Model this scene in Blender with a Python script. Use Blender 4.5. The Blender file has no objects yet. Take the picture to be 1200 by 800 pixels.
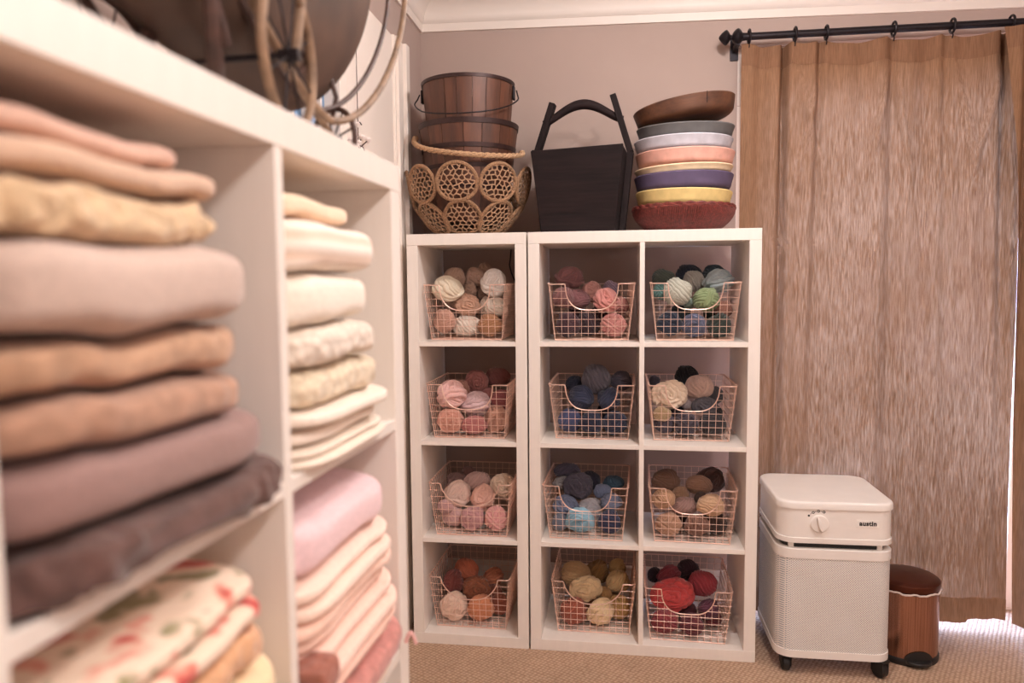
import bpy, bmesh, math, random
import numpy as np
from mathutils import Vector, Matrix, noise

random.seed(7)
RNG = np.random.default_rng(7)
SC = bpy.context.scene
COL = SC.collection
PI = math.pi

# ------------------------------------------------------------------ camera
F_PX, YAW, PITCH, ROLL = 864.96, -0.1389, 0.0768, -0.0088
CAM = Vector((0.7206, -2.5159, 1.2925))


def cam_axes():
    cy, sy, cp, sp = math.cos(YAW), math.sin(YAW), math.cos(PITCH), math.sin(PITCH)
    fw = Vector((sy * cp, cy * cp, -sp))
    r = Vector((cy, -sy, 0))
    u = r.cross(fw)
    c, s = math.cos(ROLL), math.sin(ROLL)
    return r * c + u * s, u * c - r * s, fw


AX_R, AX_U, AX_F = cam_axes()
cam_data = bpy.data.cameras.new('camera')
cam = bpy.data.objects.new('camera', cam_data)
COL.objects.link(cam)
SC.camera = cam
cm = Matrix((AX_R, AX_U, -AX_F)).transposed().to_4x4()
cm.translation = CAM
cam.matrix_world = cm
cam_data.sensor_width = 36.0
cam_data.lens = F_PX / 1200 * 36
cam_data.clip_start = 0.05
cam_data.dof.use_dof = True
cam_data.dof.focus_distance = 2.58
cam_data.dof.aperture_fstop = 2.8

# ------------------------------------------------------------------ sky, lamps, exposure
world = bpy.data.worlds.new('sky')
SC.world = world
world.use_nodes = True
bg = world.node_tree.nodes['Background']
bg.inputs[0].default_value = (0.62, 0.76, 1.0, 1)
bg.inputs[1].default_value = 5.0

SC.view_settings.view_transform = 'Standard'
SC.view_settings.look = 'None'
SC.view_settings.gamma = 1
SC.view_settings.exposure = -0.07
SC.view_settings.use_curve_mapping = False
SC.cycles.use_denoising = True
SC.cycles.max_bounces = 10
SC.cycles.diffuse_bounces = 5
SC.cycles.transparent_max_bounces = 12
SC.cycles.sample_clamp_indirect = 6


def globe(name, loc, power, color, r=0.07):
    l = bpy.data.lights.new(name, 'POINT')
    l.energy = power
    l.color = color
    l.shadow_soft_size = r
    o = bpy.data.objects.new(name, l)
    o.location = loc
    COL.objects.link(o)
    return o


def lamp(name, loc, size, power, color, rot=(0, 0, 0), size_y=None, spread=PI):
    l = bpy.data.lights.new(name, 'AREA')
    l.energy = power
    l.color = color
    l.size = size
    l.spread = spread
    if size_y:
        l.shape = 'RECTANGLE'
        l.size_y = size_y
    else:
        l.shape = 'DISK'
    o = bpy.data.objects.new(name, l)
    o.location = loc
    o.rotation_euler = rot
    COL.objects.link(o)
    return o


WARM = (1.0, 0.915, 0.875)
globe('ceiling_lamp', (1.05, -0.75, 2.30), 37, (1.0, 0.955, 0.945))
globe('ceiling_lamp', (1.35, -2.3, 2.30), 42, WARM)
lamp('ceiling_lamp', (2.4, -1.2, 2.40), 0.20, 14, WARM)
lamp('ceiling_lamp', (1.6, -3.6, 2.40), 0.20, 15, WARM)
# added soft fill behind the camera to lift the shade; no window there
lamp('fill_light', (2.3, -4.2, 1.2), 1.8, 15, (1.0, 0.92, 0.91), (math.radians(90), 0, math.radians(20)), 1.4)
# daylight that falls through the glazed door behind the curtain
lamp('daylight', (2.0, 1.35, 1.25), 1.9, 700, (0.46, 0.60, 1.0), (math.radians(-90), 0, 0), 2.4)


# ------------------------------------------------------------------ materials
def lin(c):
    def f(v):
        v /= 255.0
        return v / 12.92 if v <= 0.04045 else ((v + 0.055) / 1.055) ** 2.4
    return (f(c[0]), f(c[1]), f(c[2]), 1.0)


class NT:
    def __init__(self, name):
        self.m = bpy.data.materials.new(name)
        self.m.use_nodes = True
        self.t = self.m.node_tree
        self.b = self.t.nodes['Principled BSDF']
        self.out = self.t.nodes['Material Output']

    def n(self, kind, **kw):
        x = self.t.nodes.new(kind)
        for k, v in kw.items():
            if k.startswith('i_'):
                key = k[2:]
                x.inputs[int(key) if key.isdigit() else key.replace('_', ' ')].default_value = v
            else:
                setattr(x, k, v)
        return x

    def l(self, a, b):
        self.t.links.new(a, b)

    def coord(self, scale=(1, 1, 1), what='Object'):
        tc = self.n('ShaderNodeTexCoord')
        mp = self.n('ShaderNodeMapping')
        mp.inputs['Scale'].default_value = scale
        self.l(tc.outputs[what], mp.inputs['Vector'])
        return mp.outputs[0]

    def bump(self, height, strength=0.3, dist=0.002):
        b = self.n('ShaderNodeBump')
        b.inputs['Strength'].default_value = strength
        b.inputs['Distance'].default_value = dist
        self.l(height, b.inputs['Height'])
        self.l(b.outputs[0], self.b.inputs['Normal'])
        return b

    def ramp(self, fac, stops):
        r = self.n('ShaderNodeValToRGB')
        e = r.color_ramp.elements
        while len(e) < len(stops):
            e.new(0.5)
        for el, (p, c) in zip(e, stops):
            el.position = p
            el.color = c
        self.l(fac, r.inputs[0])
        return r.outputs[0]


MATS = {}


def plain(name, c, rough=0.5, metal=0.0, vary=0.06, scale=(20, 20, 20), bump=0.0, bdist=0.001, sheen=0.0, detail=4):
    """a colour with a little noise in it, and optional fine relief"""
    if name in MATS:
        return MATS[name]
    k = NT(name)
    base = lin(c)
    v = k.coord(scale)
    nz = k.n('ShaderNodeTexNoise', i_Scale=1.0, i_Detail=detail)
    k.l(v, nz.inputs['Vector'])
    lo = tuple(max(0, x * (1 - vary * 2)) for x in base[:3]) + (1,)
    hi = tuple(min(1, x * (1 + vary * 2)) for x in base[:3]) + (1,)
    k.l(k.ramp(nz.outputs[0], [(0.25, lo), (0.75, hi)]), k.b.inputs['Base Color'])
    k.b.inputs['Roughness'].default_value = rough
    k.b.inputs['Metallic'].default_value = metal
    if sheen:
        k.b.inputs['Sheen Weight'].default_value = sheen
    if bump:
        k.bump(nz.outputs[0], bump, bdist)
    MATS[name] = k.m
    return k.m


def fabric(name, c, kind='fleece', c2=None):
    if name in MATS:
        return MATS[name]
    k = NT(name)
    b = lin(c)
    k.b.inputs['Roughness'].default_value = 0.95
    k.b.inputs['Sheen Weight'].default_value = 0.25
    if kind == 'sherpa':
        vo = k.n('ShaderNodeTexVoronoi', i_Scale=70.0)
        k.l(k.coord((1, 1, 1)), vo.inputs['Vector'])
        d = k.n('ShaderNodeMath', operation='SUBTRACT', i_0=0.6)
        k.l(vo.outputs['Distance'], d.inputs[1])
        k.l(k.ramp(vo.outputs['Distance'], [(0.0, b), (0.9, tuple(x * 0.75 for x in b[:3]) + (1,))]), k.b.inputs['Base Color'])
        k.bump(d.outputs[0], 0.7, 0.006)
    elif kind == 'rib':
        w = k.n('ShaderNodeTexWave', i_Scale=14.0, i_Distortion=0.6, bands_direction='Z')
        k.l(k.coord((1, 1, 1)), w.inputs['Vector'])
        k.l(k.ramp(w.outputs['Color'], [(0.0, lin(c2 or c)), (0.8, b)]), k.b.inputs['Base Color'])
        k.bump(w.outputs['Color'], 0.5, 0.004)
    elif kind == 'floral':
        vo = k.n('ShaderNodeTexNoise', i_Scale=22.0, i_Detail=2.0)
        k.l(k.coord((1, 1, 1)), vo.inputs['Vector'])
        red, blush, leaf = lin((196, 66, 60)), lin((232, 160, 140)), lin((150, 140, 100))
        r = k.ramp(vo.outputs[0], [(0.0, leaf), (0.36, leaf), (0.42, b), (0.55, b), (0.60, blush), (0.68, red)])
        k.l(r, k.b.inputs['Base Color'])
    else:
        sc = 60 if kind == 'fleece' else 160
        nz = k.n('ShaderNodeTexNoise', i_Scale=float(sc), i_Detail=5.0)
        k.l(k.coord((1, 1, 1)), nz.inputs['Vector'])
        v = 0.22 if kind == 'fleece' else 0.07
        k.l(k.ramp(nz.outputs[0], [(0.3, tuple(x * (1 - v) for x in b[:3]) + (1,)), (0.7, tuple(min(1, x * (1 + v)) for x in b[:3]) + (1,))]), k.b.inputs['Base Color'])
        k.bump(nz.outputs[0], 0.5 if kind == 'fleece' else 0.2, 0.004)
    MATS[name] = k.m
    return k.m


def wood(name, c1, c2, axis='Z', scale=14, rough=0.6):
    if name in MATS:
        return MATS[name]
    k = NT(name)
    s = {'Z': (scale * 3, scale * 3, scale * 0.25), 'X': (scale * 0.25, scale * 3, scale * 3), 'Y': (scale * 3, scale * 0.25, scale * 3)}[axis]
    info = k.n('ShaderNodeObjectInfo')
    tc = k.n('ShaderNodeTexCoord')
    mp = k.n('ShaderNodeMapping')
    mp.inputs['Scale'].default_value = s
    k.l(tc.outputs['Object'], mp.inputs['Vector'])
    k.l(info.outputs['Random'], mp.inputs['Location'])
    nz = k.n('ShaderNodeTexNoise', i_Scale=1.0, i_Detail=6.0, i_Roughness=0.65)
    k.l(mp.outputs[0], nz.inputs['Vector'])
    r = k.ramp(nz.outputs[0], [(0.25, lin(c1)), (0.75, lin(c2))])
    hs = k.n('ShaderNodeHueSaturation')
    mr = k.n('ShaderNodeMapRange')
    mr.inputs[3].default_value = 0.75
    mr.inputs[4].default_value = 1.2
    k.l(info.outputs['Random'], mr.inputs[0])
    k.l(mr.outputs[0], hs.inputs['Value'])
    k.l(r, hs.inputs['Color'])
    k.l(hs.outputs[0], k.b.inputs['Base Color'])
    k.b.inputs['Roughness'].default_value = rough
    k.b.inputs['Specular IOR Level'].default_value = 0.2 if rough > 0.7 else 0.5
    k.bump(nz.outputs[0], 0.4, 0.002)
    MATS[name] = k.m
    return k.m


def yarn_mat():
    k = NT('yarn')
    info = k.n('ShaderNodeObjectInfo')
    nz = k.n('ShaderNodeTexNoise', i_Scale=9.0, i_Detail=6.0, i_Roughness=0.7)
    k.l(k.coord((1, 1, 1)), nz.inputs['Vector'])
    mr = k.n('ShaderNodeMapRange')
    mr.inputs[3].default_value = 0.62
    mr.inputs[4].default_value = 1.12
    hs_sat = 0.92
    k.l(nz.outputs[0], mr.inputs[0])
    hs = k.n('ShaderNodeHueSaturation')
    hs.inputs['Saturation'].default_value = hs_sat
    k.l(info.outputs['Color'], hs.inputs['Color'])
    k.l(mr.outputs[0], hs.inputs['Value'])
    k.l(hs.outputs[0], k.b.inputs['Base Color'])
    k.b.inputs['Roughness'].default_value = 0.92
    k.b.inputs['Sheen Weight'].default_value = 0.2
    n2 = k.n('ShaderNodeTexNoise', i_Scale=45.0, i_Detail=3.0)
    k.l(k.coord((1, 1, 1)), n2.inputs['Vector'])
    k.bump(n2.outputs[0], 0.25, 0.02)
    return k.m


def curtain_mat(name, strength, c=(140, 106, 82)):
    k = NT(name)
    v = k.coord((380, 380, 17))
    n1 = k.n('ShaderNodeTexNoise', i_Scale=1.0, i_Detail=3.0, i_Roughness=0.6)
    k.l(v, n1.inputs['Vector'])
    n2 = k.n('ShaderNodeTexNoise', i_Scale=2.2, i_Detail=2.0)
    k.l(k.coord((1, 1, 1)), n2.inputs['Vector'])
    base = lin(c)
    col = k.ramp(n1.outputs[0], [(0.3, tuple(x * 0.80 for x in base[:3]) + (1,)), (0.7, tuple(x * 1.2 for x in base[:3]) + (1,))])
    dif = k.n('ShaderNodeBsdfDiffuse')
    k.l(col, dif.inputs['Color'])
    # thin places in the weave let the daylight through
    ad = k.n('ShaderNodeMath', operation='ADD')
    m2 = k.n('ShaderNodeMath', operation='MULTIPLY', i_1=0.35)
    k.l(n2.outputs[0], m2.inputs[0])
    k.l(n1.outputs[0], ad.inputs[0])
    k.l(m2.outputs[0], ad.inputs[1])
    fac = k.ramp(ad.outputs[0], [(0.60, (0.004 * strength,) * 3 + (1,)), (0.90, (0.040 * strength,) * 3 + (1,))])
    tr = k.n('ShaderNodeBsdfTranslucent')
    tr.inputs['Color'].default_value = lin((250, 206, 164))
    mx = k.n('ShaderNodeMixShader')
    k.l(fac, mx.inputs[0])
    k.l(dif.outputs[0], mx.inputs[1])
    k.l(tr.outputs[0], mx.inputs[2])
    k.l(mx.outputs[0], k.out.inputs['Surface'])
    b = k.n('ShaderNodeBump')
    b.inputs['Strength'].default_value = 0.25
    b.inputs['Distance'].default_value = 0.002
    k.l(n1.outputs[0], b.inputs['Height'])
    k.l(b.outputs[0], dif.inputs['Normal'])
    return k.m


def carpet_mat():
    k = NT('carpet')
    tc = k.n('ShaderNodeTexCoord')
    mp = k.n('ShaderNodeMapping')
    mp.inputs['Scale'].default_value = (75, 75, 1)
    mp.inputs['Rotation'].default_value = (0, 0, 0.5)
    k.l(tc.outputs['Object'], mp.inputs['Vector'])
    vo = k.n('ShaderNodeTexVoronoi', i_Scale=1.0, i_Randomness=0.25)
    k.l(mp.outputs[0], vo.inputs['Vector'])
    nz = k.n('ShaderNodeTexNoise', i_Scale=6.0, i_Detail=6.0)
    k.l(tc.outputs['Object'], nz.inputs['Vector'])
    r = k.ramp(vo.outputs['Distance'], [(0.15, lin((204, 174, 148))), (0.62, lin((160, 128, 104)))])
    hs = k.n('ShaderNodeHueSaturation')
    mr = k.n('ShaderNodeMapRange')
    mr.inputs[3].default_value = 0.8
    mr.inputs[4].default_value = 1.15
    k.l(nz.outputs[0], mr.inputs[0])
    k.l(mr.outputs[0], hs.inputs['Value'])
    k.l(r, hs.inputs['Color'])
    k.l(hs.outputs[0], k.b.inputs['Base Color'])
    k.b.inputs['Roughness'].default_value = 1.0
    sb = k.n('ShaderNodeMath', operation='SUBTRACT', i_0=0.8)
    k.l(vo.outputs['Distance'], sb.inputs[1])
    k.bump(sb.outputs[0], 0.8, 0.006)
    return k.m


def glass_mat():
    k = NT('window_glass')
    t = k.n('ShaderNodeBsdfTransparent')
    t.inputs['Color'].default_value = (0.95, 0.97, 0.98, 1)
    g = k.n('ShaderNodeBsdfGlossy')
    g.inputs['Roughness'].default_value = 0.02
    fr = k.n('ShaderNodeFresnel', i_IOR=1.45)
    mx = k.n('ShaderNodeMixShader')
    k.l(fr.outputs[0], mx.inputs[0])
    k.l(t.outputs[0], mx.inputs[1])
    k.l(g.outputs[0], mx.inputs[2])
    k.l(mx.outputs[0], k.out.inputs['Surface'])
    return k.m


def perf_mat():
    """white painted steel punched with fine holes that show the grey-blue filter behind"""
    k = NT('perforated_steel')
    tc = k.n('ShaderNodeTexCoord')
    mp = k.n('ShaderNodeMapping')
    mp.inputs['Scale'].default_value = (190, 190, 190)
    mp.inputs['Rotation'].default_value = (0, math.radians(45), 0)
    s0 = k.n('ShaderNodeSeparateXYZ')
    c0 = k.n('ShaderNodeCombineXYZ')
    s1 = k.n('ShaderNodeMath', operation='ADD')
    k.l(tc.outputs['Object'], s0.inputs[0])
    k.l(s0.outputs['X'], s1.inputs[0])
    k.l(s0.outputs['Y'], s1.inputs[1])
    k.l(s1.outputs[0], c0.inputs['X'])
    k.l(s0.outputs['Z'], c0.inputs['Z'])
    k.l(c0.outputs[0], mp.inputs['Vector'])
    sp = k.n('ShaderNodeSeparateXYZ')
    k.l(mp.outputs[0], sp.inputs[0])

    def cell(s):
        f = k.n('ShaderNodeMath', operation='FRACT')
        k.l(s, f.inputs[0])
        a = k.n('ShaderNodeMath', operation='SUBTRACT', i_1=0.5)
        k.l(f.outputs[0], a.inputs[0])
        p = k.n('ShaderNodeMath', operation='POWER', i_1=2.0)
        k.l(a.outputs[0], p.inputs[0])
        return p.outputs[0]
    ad = k.n('ShaderNodeMath', operation='ADD')
    k.l(cell(sp.outputs['X']), ad.inputs[0])
    k.l(cell(sp.outputs['Z']), ad.inputs[1])
    nz = k.n('ShaderNodeTexNoise', i_Scale=9.0, i_Detail=2.0)
    k.l(tc.outputs['Object'], nz.inputs['Vector'])
    hole = k.ramp(nz.outputs[0], [(0.35, lin((122, 132, 138))), (0.7, lin((150, 164, 174)))])
    lt = k.n('ShaderNodeMath', operation='LESS_THAN', i_1=0.085)
    k.l(ad.outputs[0], lt.inputs[0])
    mx = k.n('ShaderNodeMix', data_type='RGBA')
    k.l(lt.outputs[0], mx.inputs[0])
    mx.inputs[6].default_value = lin((236, 230, 224))
    k.l(hole, mx.inputs[7])
    k.l(mx.outputs[2], k.b.inputs['Base Color'])
    k.b.inputs['Roughness'].default_value = 0.45
    return k.m


M_WALL = plain('wall_paint', (180, 159, 149), 0.9, vary=0.02, scale=(3, 3, 3))
M_CEIL = plain('ceiling_paint', (236, 226, 218), 0.9, vary=0.01, scale=(3, 3, 3))
M_TRIM = plain('trim_paint', (238, 226, 216), 0.5, vary=0.01, scale=(4, 4, 4))
M_SHELF = plain('white_laminate', (242, 234, 226), 0.42, vary=0.012, scale=(60, 60, 8))
M_COPPER = plain('copper_wire', (246, 212, 196), 0.36, 0.6, vary=0.05)
M_YARN = yarn_mat()
M_GLASS = glass_mat()
M_CARPET = carpet_mat()
M_BLACK = plain('black_plastic', (26, 24, 24), 0.5, vary=0.05)
M_IRON = plain('dark_iron', (40, 34, 38), 0.45, 0.6, vary=0.1, scale=(80, 80, 80), bump=0.2)
M_WHITE = plain('white_enamel', (240, 234, 228), 0.35, vary=0.01)
M_ROPE = plain('rope_fibre', (184, 148, 114), 0.9, vary=0.22, scale=(260, 260, 260), bump=0.6)
M_SEA = plain('woven_fibre', (146, 112, 84), 0.9, vary=0.25, scale=(200, 200, 200), bump=0.6)


# ------------------------------------------------------------------ mesh helpers
class MB:
    """collects vertices and faces of ONE object"""

    def __init__(self):
        self.v = []
        self.f = []

    def add(self, vs, fs):
        o = len(self.v)
        self.v.extend([tuple(p) for p in vs])
        self.f.extend([tuple(i + o for i in f) for f in fs])
        return self

    def box(self, x0, x1, y0, y1, z0, z1, mtx=None):
        vs = [Vector(p) for p in ((x0, y0, z0), (x1, y0, z0), (x1, y1, z0), (x0, y1, z0), (x0, y0, z1), (x1, y0, z1), (x1, y1, z1), (x0, y1, z1))]
        if mtx:
            vs = [mtx @ p for p in vs]
        return self.add(vs, [(0, 3, 2, 1), (4, 5, 6, 7), (0, 1, 5, 4), (1, 2, 6, 5), (2, 3, 7, 6), (3, 0, 4, 7)])

    def tube(self, pts, r, sides=6, closed=False, caps=True):
        pts = [Vector(p) for p in pts]
        n = len(pts)
        rr = r if isinstance(r, (list, tuple)) else [r] * n
        ref = None
        vs, fs = [], []
        for i in range(n):
            a = pts[(i - 1) % n] if (closed or i > 0) else pts[i]
            b = pts[(i + 1) % n] if (closed or i < n - 1) else pts[i]
            t = (b - a)
            t = t.normalized() if t.length > 1e-9 else Vector((0, 0, 1))
            if ref is None:
                ref = Vector((0, 0, 1)) if abs(t.z) < 0.9 else Vector((1, 0, 0))
            u = (ref - t * ref.dot(t))
            if u.length < 1e-5:
                u = t.orthogonal()
            u.normalize()
            ref = u
            w = t.cross(u)
            for k in range(sides):
                an = 2 * PI * k / sides
                vs.append(pts[i] + (u * math.cos(an) + w * math.sin(an)) * rr[i])
        m = n if closed else n - 1
        for i in range(m):
            for k in range(sides):
                a, b = i * sides + k, i * sides + (k + 1) % sides
                c, d = ((i + 1) % n) * sides + (k + 1) % sides, ((i + 1) % n) * sides + k
                fs.append((a, b, c, d))
        if caps and not closed:
            fs.append(tuple(range(sides - 1, -1, -1)))
            fs.append(tuple((n - 1) * sides + k for k in range(sides)))
        return self.add(vs, fs)

    def lathe(self, prof, seg=40, mtx=None, closed=False):
        """prof: (radius, z) list"""
        vs, fs = [], []
        for r, z in prof:
            for k in range(seg):
                a = 2 * PI * k / seg
                p = Vector((r * math.cos(a), r * math.sin(a), z))
                vs.append(mtx @ p if mtx else p)
        n = len(prof)
        for i in range(n if closed else n - 1):
            j = (i + 1) % n
            for k in range(seg):
                fs.append((i * seg + k, i * seg + (k + 1) % seg, j * seg + (k + 1) % seg, j * seg + k))
        if not closed:
            if prof[0][0] > 1e-6:
                fs.append(tuple(range(seg - 1, -1, -1)))
            if prof[-1][0] > 1e-6:
                fs.append(tuple((n - 1) * seg + k for k in range(seg)))
        return self.add(vs, fs)

    def grid(self, pts, nu, nv, closed_u=False):
        fs = []
        for j in range(nv - 1):
            for i in range(nu if closed_u else nu - 1):
                fs.append((j * nu + i, j * nu + (i + 1) % nu, (j + 1) * nu + (i + 1) % nu, (j + 1) * nu + i))
        return self.add(pts, fs)

    def mesh(self, name, mat, smooth=True):
        me = bpy.data.meshes.new(name)
        me.from_pydata(self.v, [], self.f)
        me.validate()
        if mat:
            me.materials.append(mat)
        bm = bmesh.new()
        bm.from_mesh(me)
        bmesh.ops.recalc_face_normals(bm, faces=bm.faces)
        bm.to_mesh(me)
        bm.free()
        if smooth:
            me.polygons.foreach_set('use_smooth', [True] * len(me.polygons))
            me.set_sharp_from_angle(angle=math.radians(40))
        return me

    def build(self, name, mat, parent=None, smooth=True, bevel=0.0):
        me = self.mesh(name, mat, smooth)
        o = bpy.data.objects.new(name, me)
        COL.objects.link(o)
        if parent:
            o.parent = parent
        if bevel:
            b = o.modifiers.new('edges', 'BEVEL')
            b.width = bevel
            b.segments = 2
            b.limit_method = 'ANGLE'
            b.angle_limit = math.radians(40)
        return o


def thing(name, label, cat, loc=(0, 0, 0), rz=0.0, group=None):
    o = bpy.data.objects.new(name, None)
    o.empty_display_size = 0.05
    COL.objects.link(o)
    o.location = loc
    o.rotation_euler = (0, 0, rz)
    o['label'] = label
    o['category'] = cat
    if group:
        o['group'] = group
    return o


def tag(o, label, cat, group=None):
    o['label'] = label
    o['category'] = cat
    if group:
        o['group'] = group
    return o


def structure(o):
    o['kind'] = 'structure'
    return o


def boxpart(name, mat, parent, *b, bevel=0.0):
    return MB().box(*b).build(name, mat, parent, bevel=bevel)


# ------------------------------------------------------------------ room shell
XL, YB = -0.067, 0.50
XR, YF, ZC = 3.3, -4.3, 2.43
structure(MB().box(XL - 0.3, XR + 0.3, YF - 0.3, YB + 3.0, -0.12, 0.0).build('floor', M_CARPET))
structure(MB().box(XL - 0.2, XR + 0.2, YF - 0.2, YB + 0.2, ZC, ZC + 0.1).build('ceiling', M_CEIL))
WX0, WX1, WZ1 = 1.188, 2.85, 2.20                     # glazed door opening
w = MB()
w.box(XL - 0.15, WX0, YB, YB + 0.14, 0, ZC)
w.box(WX1, XR + 0.15, YB, YB + 0.14, 0, ZC)
w.box(WX0, WX1, YB, YB + 0.14, WZ1, ZC)
structure(w.build('wall_back', M_WALL, smooth=False))
LY0, LY1, LZ0, LZ1 = -0.98, -0.425, 1.55, 2.02          # small window on the left wall
w = MB()
w.box(XL - 0.14, XL, YF, LY0, 0, ZC)
w.box(XL - 0.14, XL, LY1, YB, 0, ZC)
w.box(XL - 0.14, XL, LY0, LY1, 0, LZ0)
w.box(XL - 0.14, XL, LY0, LY1, LZ1, ZC)
structure(w.build('wall_left', M_WALL, smooth=False))
structure(MB().box(XR, XR + 0.14, YF, YB, 0, ZC).build('wall_right', M_WALL, smooth=False))
structure(MB().box(XL - 0.14, XR + 0.14, YF - 0.14, YF, 0, ZC).build('wall_front', M_WALL, smooth=False))


def crown(name, p0, p1, nrm, z0, z1):
    """cove moulding from p0 to p1, sticking out along nrm"""
    prof = [(0, 0), (0.010, 0), (0.012, 0.030), (0.018, 0.034), (0.020, 0.040)]
    for i in range(9):
        a = i / 8 * PI / 2
        prof.append((0.022 + 0.078 * (1 - math.cos(a)), 0.042 + 0.072 * math.sin(a)))
    prof += [(0.112, 0.116), (0.114, 0.150), (0, 0.150)]
    b = MB()
    pts = []
    for p, z in ((p0, z0), (p1, z1)):
        for o, h in prof:
            pts.append((p[0] + nrm[0] * o, p[1] + nrm[1] * o, z + h))
    n = len(prof)
    b.grid(pts, n, 2, closed_u=True)
    b.add([pts[i] for i in range(n)], [tuple(range(n))])
    b.add([pts[n + i] for i in range(n)], [tuple(range(n - 1, -1, -1))])
    return structure(b.build(name, M_TRIM))


crown('trim_1', (XL, YB), (XR, YB), (0, -1), 2.318, 2.268)
crown('trim_2', (XL, YB), (XL, YF), (1, 0), 2.316, 2.316)


def baseboard(name, p0, p1, n):
    b = MB()
    x0, x1 = sorted((p0[0], p1[0] + (n[0] * 0.015 if n[0] else 0)))
    y0, y1 = sorted((p0[1], p1[1] + (n[1] * 0.015 if n[1] else 0)))
    b.box(x0, x1, y0, y1, 0, 0.13)
    return structure(b.build(name, M_TRIM, bevel=0.004))


baseboard('baseboard_back', (XL, YB), (WX0 - 0.01, YB), (0, -1))
baseboard('baseboard_left', (XL, 0.21), (XL, YB), (1, 0))

# door on the left wall with its moulded casing
door = MB().box(XL, XL + 0.012, -0.40, 0.065, 0.0, 2.168).build('door_1', M_TRIM, bevel=0.002)
structure(door)
cas = MB()
for (o0, o1, h) in ((0.06, 0.205, 0.020), (0.075, 0.10, 0.030), (0.165, 0.207, 0.034), (0.11, 0.118, 0.027)):
    cas.box(XL, XL + h, o0, o1, 0, 2.17)
structure(cas.build('trim_3', M_TRIM, bevel=0.002))
# small window: frame, muntins and panes
win = MB()
win.box(XL - 0.06, XL + 0.012, LY1 - 0.03, LY1 + 0.025, LZ0 - 0.02, LZ1 + 0.02)
win.box(XL - 0.06, XL + 0.012, LY0 - 0.02, LY0 + 0.03, LZ0 - 0.02, LZ1 + 0.02)
win.box(XL - 0.06, XL + 0.012, LY0 + 0.03, LY1 - 0.03, LZ0 - 0.02, LZ0 + 0.03)
win.box(XL - 0.06, XL + 0.012, LY0 + 0.03, LY1 - 0.03, LZ1 - 0.03, LZ1 + 0.02)
win_o = structure(win.build('window_2', M_TRIM, bevel=0.002))
for k in range(1, 6):
    y = LY0 + (LY1 - LY0) * k / 6
    MB().box(XL - 0.05, XL - 0.02, y - 0.006, y + 0.006, LZ0, LZ1).build('muntin', M_TRIM, win_o)
for k in range(1, 4):
    z = LZ0 + (LZ1 - LZ0) * k / 4
    MB().box(XL - 0.045, XL - 0.025, LY0, LY1, z - 0.006, z + 0.006).build('muntin', M_TRIM, win_o)
frost = NT('frosted_glass')
tl = frost.n('ShaderNodeBsdfTranslucent')
tl.inputs['Color'].default_value = (0.34, 0.36, 0.38, 1)
frost.l(tl.outputs[0], frost.out.inputs['Surface'])
MB().box(XL - 0.04, XL - 0.036, LY0, LY1, LZ0, LZ1).build('pane', frost.m, win_o)

# glazed door behind the curtain
fr = MB()
fr.box(WX0, WX0 + 0.11, YB + 0.03, YB + 0.09, 0, WZ1 - 0.22)
fr.box(WX1 - 0.05, WX1, YB + 0.03, YB + 0.09, 0, WZ1 - 0.22)
fr.box(WX0, WX1, YB + 0.03, YB + 0.09, WZ1 - 0.22, WZ1)
fr.box(WX0 + 0.11, WX1 - 0.05, YB + 0.035, YB + 0.085, 0, 0.012)
mid = (WX0 + WX1) / 2 + 0.25
fr.box(mid - 0.03, mid + 0.03, YB + 0.033, YB + 0.087, 0.012, WZ1 - 0.22)
gd = structure(fr.build('window_1', M_TRIM, bevel=0.003))
MB().box(WX0 + 0.11, mid - 0.03, YB + 0.058, YB + 0.062, 0.012, WZ1 - 0.22).build('pane', M_GLASS, gd)
MB().box(mid + 0.03, WX1 - 0.05, YB + 0.058, YB + 0.062, 0.012, WZ1 - 0.22).build('pane', M_GLASS, gd)

# ------------------------------------------------------------------ cube shelving units
H, T, TI, CELL, DEP = 1.47, 0.039, 0.016, 0.336, 0.39
CH = (H - 2 * T - 3 * TI) / 4


def shelf_top(k):
    """height of the board under row k (1 = top row, 4 = bottom row)"""
    return T if k == 4 else T + (4 - k) * CH + (3 - k) * TI + TI


def cube_unit(label, cols, width, loc, rz):
    u = thing('cube_shelving_unit', label, 'shelving unit', loc, rz)
    boxpart('top_panel', M_SHELF, u, 0, width, 0, DEP, H - T, H, bevel=0.0012)
    boxpart('bottom_panel', M_SHELF, u, 0, width, 0, DEP, 0, T, bevel=0.0012)
    boxpart('side_panel', M_SHELF, u, 0, T, 0.0005, DEP, T, H - T, bevel=0.0012)
    boxpart('side_panel', M_SHELF, u, width - T, width, 0.0005, DEP, T, H - T, bevel=0.0012)
    cw = (width - 2 * T - (cols - 1) * TI) / cols
    for c in range(1, cols):
        x = T + c * cw + (c - 1) * TI
        boxpart('divider', M_SHELF, u, x, x + TI, 0.001, DEP, T, H - T, bevel=0.0008)
    for c in range(cols):
        x = T + c * (cw + TI)
        for k in (1, 2, 3):
            z = shelf_top(k)
            boxpart('shelf_board', M_SHELF, u, x, x + cw, 0.002, DEP, z - TI, z, bevel=0.0008)
    return u


GAP = 0.006
cube_unit('narrow white cube shelving unit, one column of four cubbies, against the back wall', 1, 0.42, (0, 0, 0), 0)
cube_unit('white cube shelving unit two cubbies wide beside the brown curtain', 2, 0.77, (0.42 + GAP, 0, 0), 0)
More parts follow.
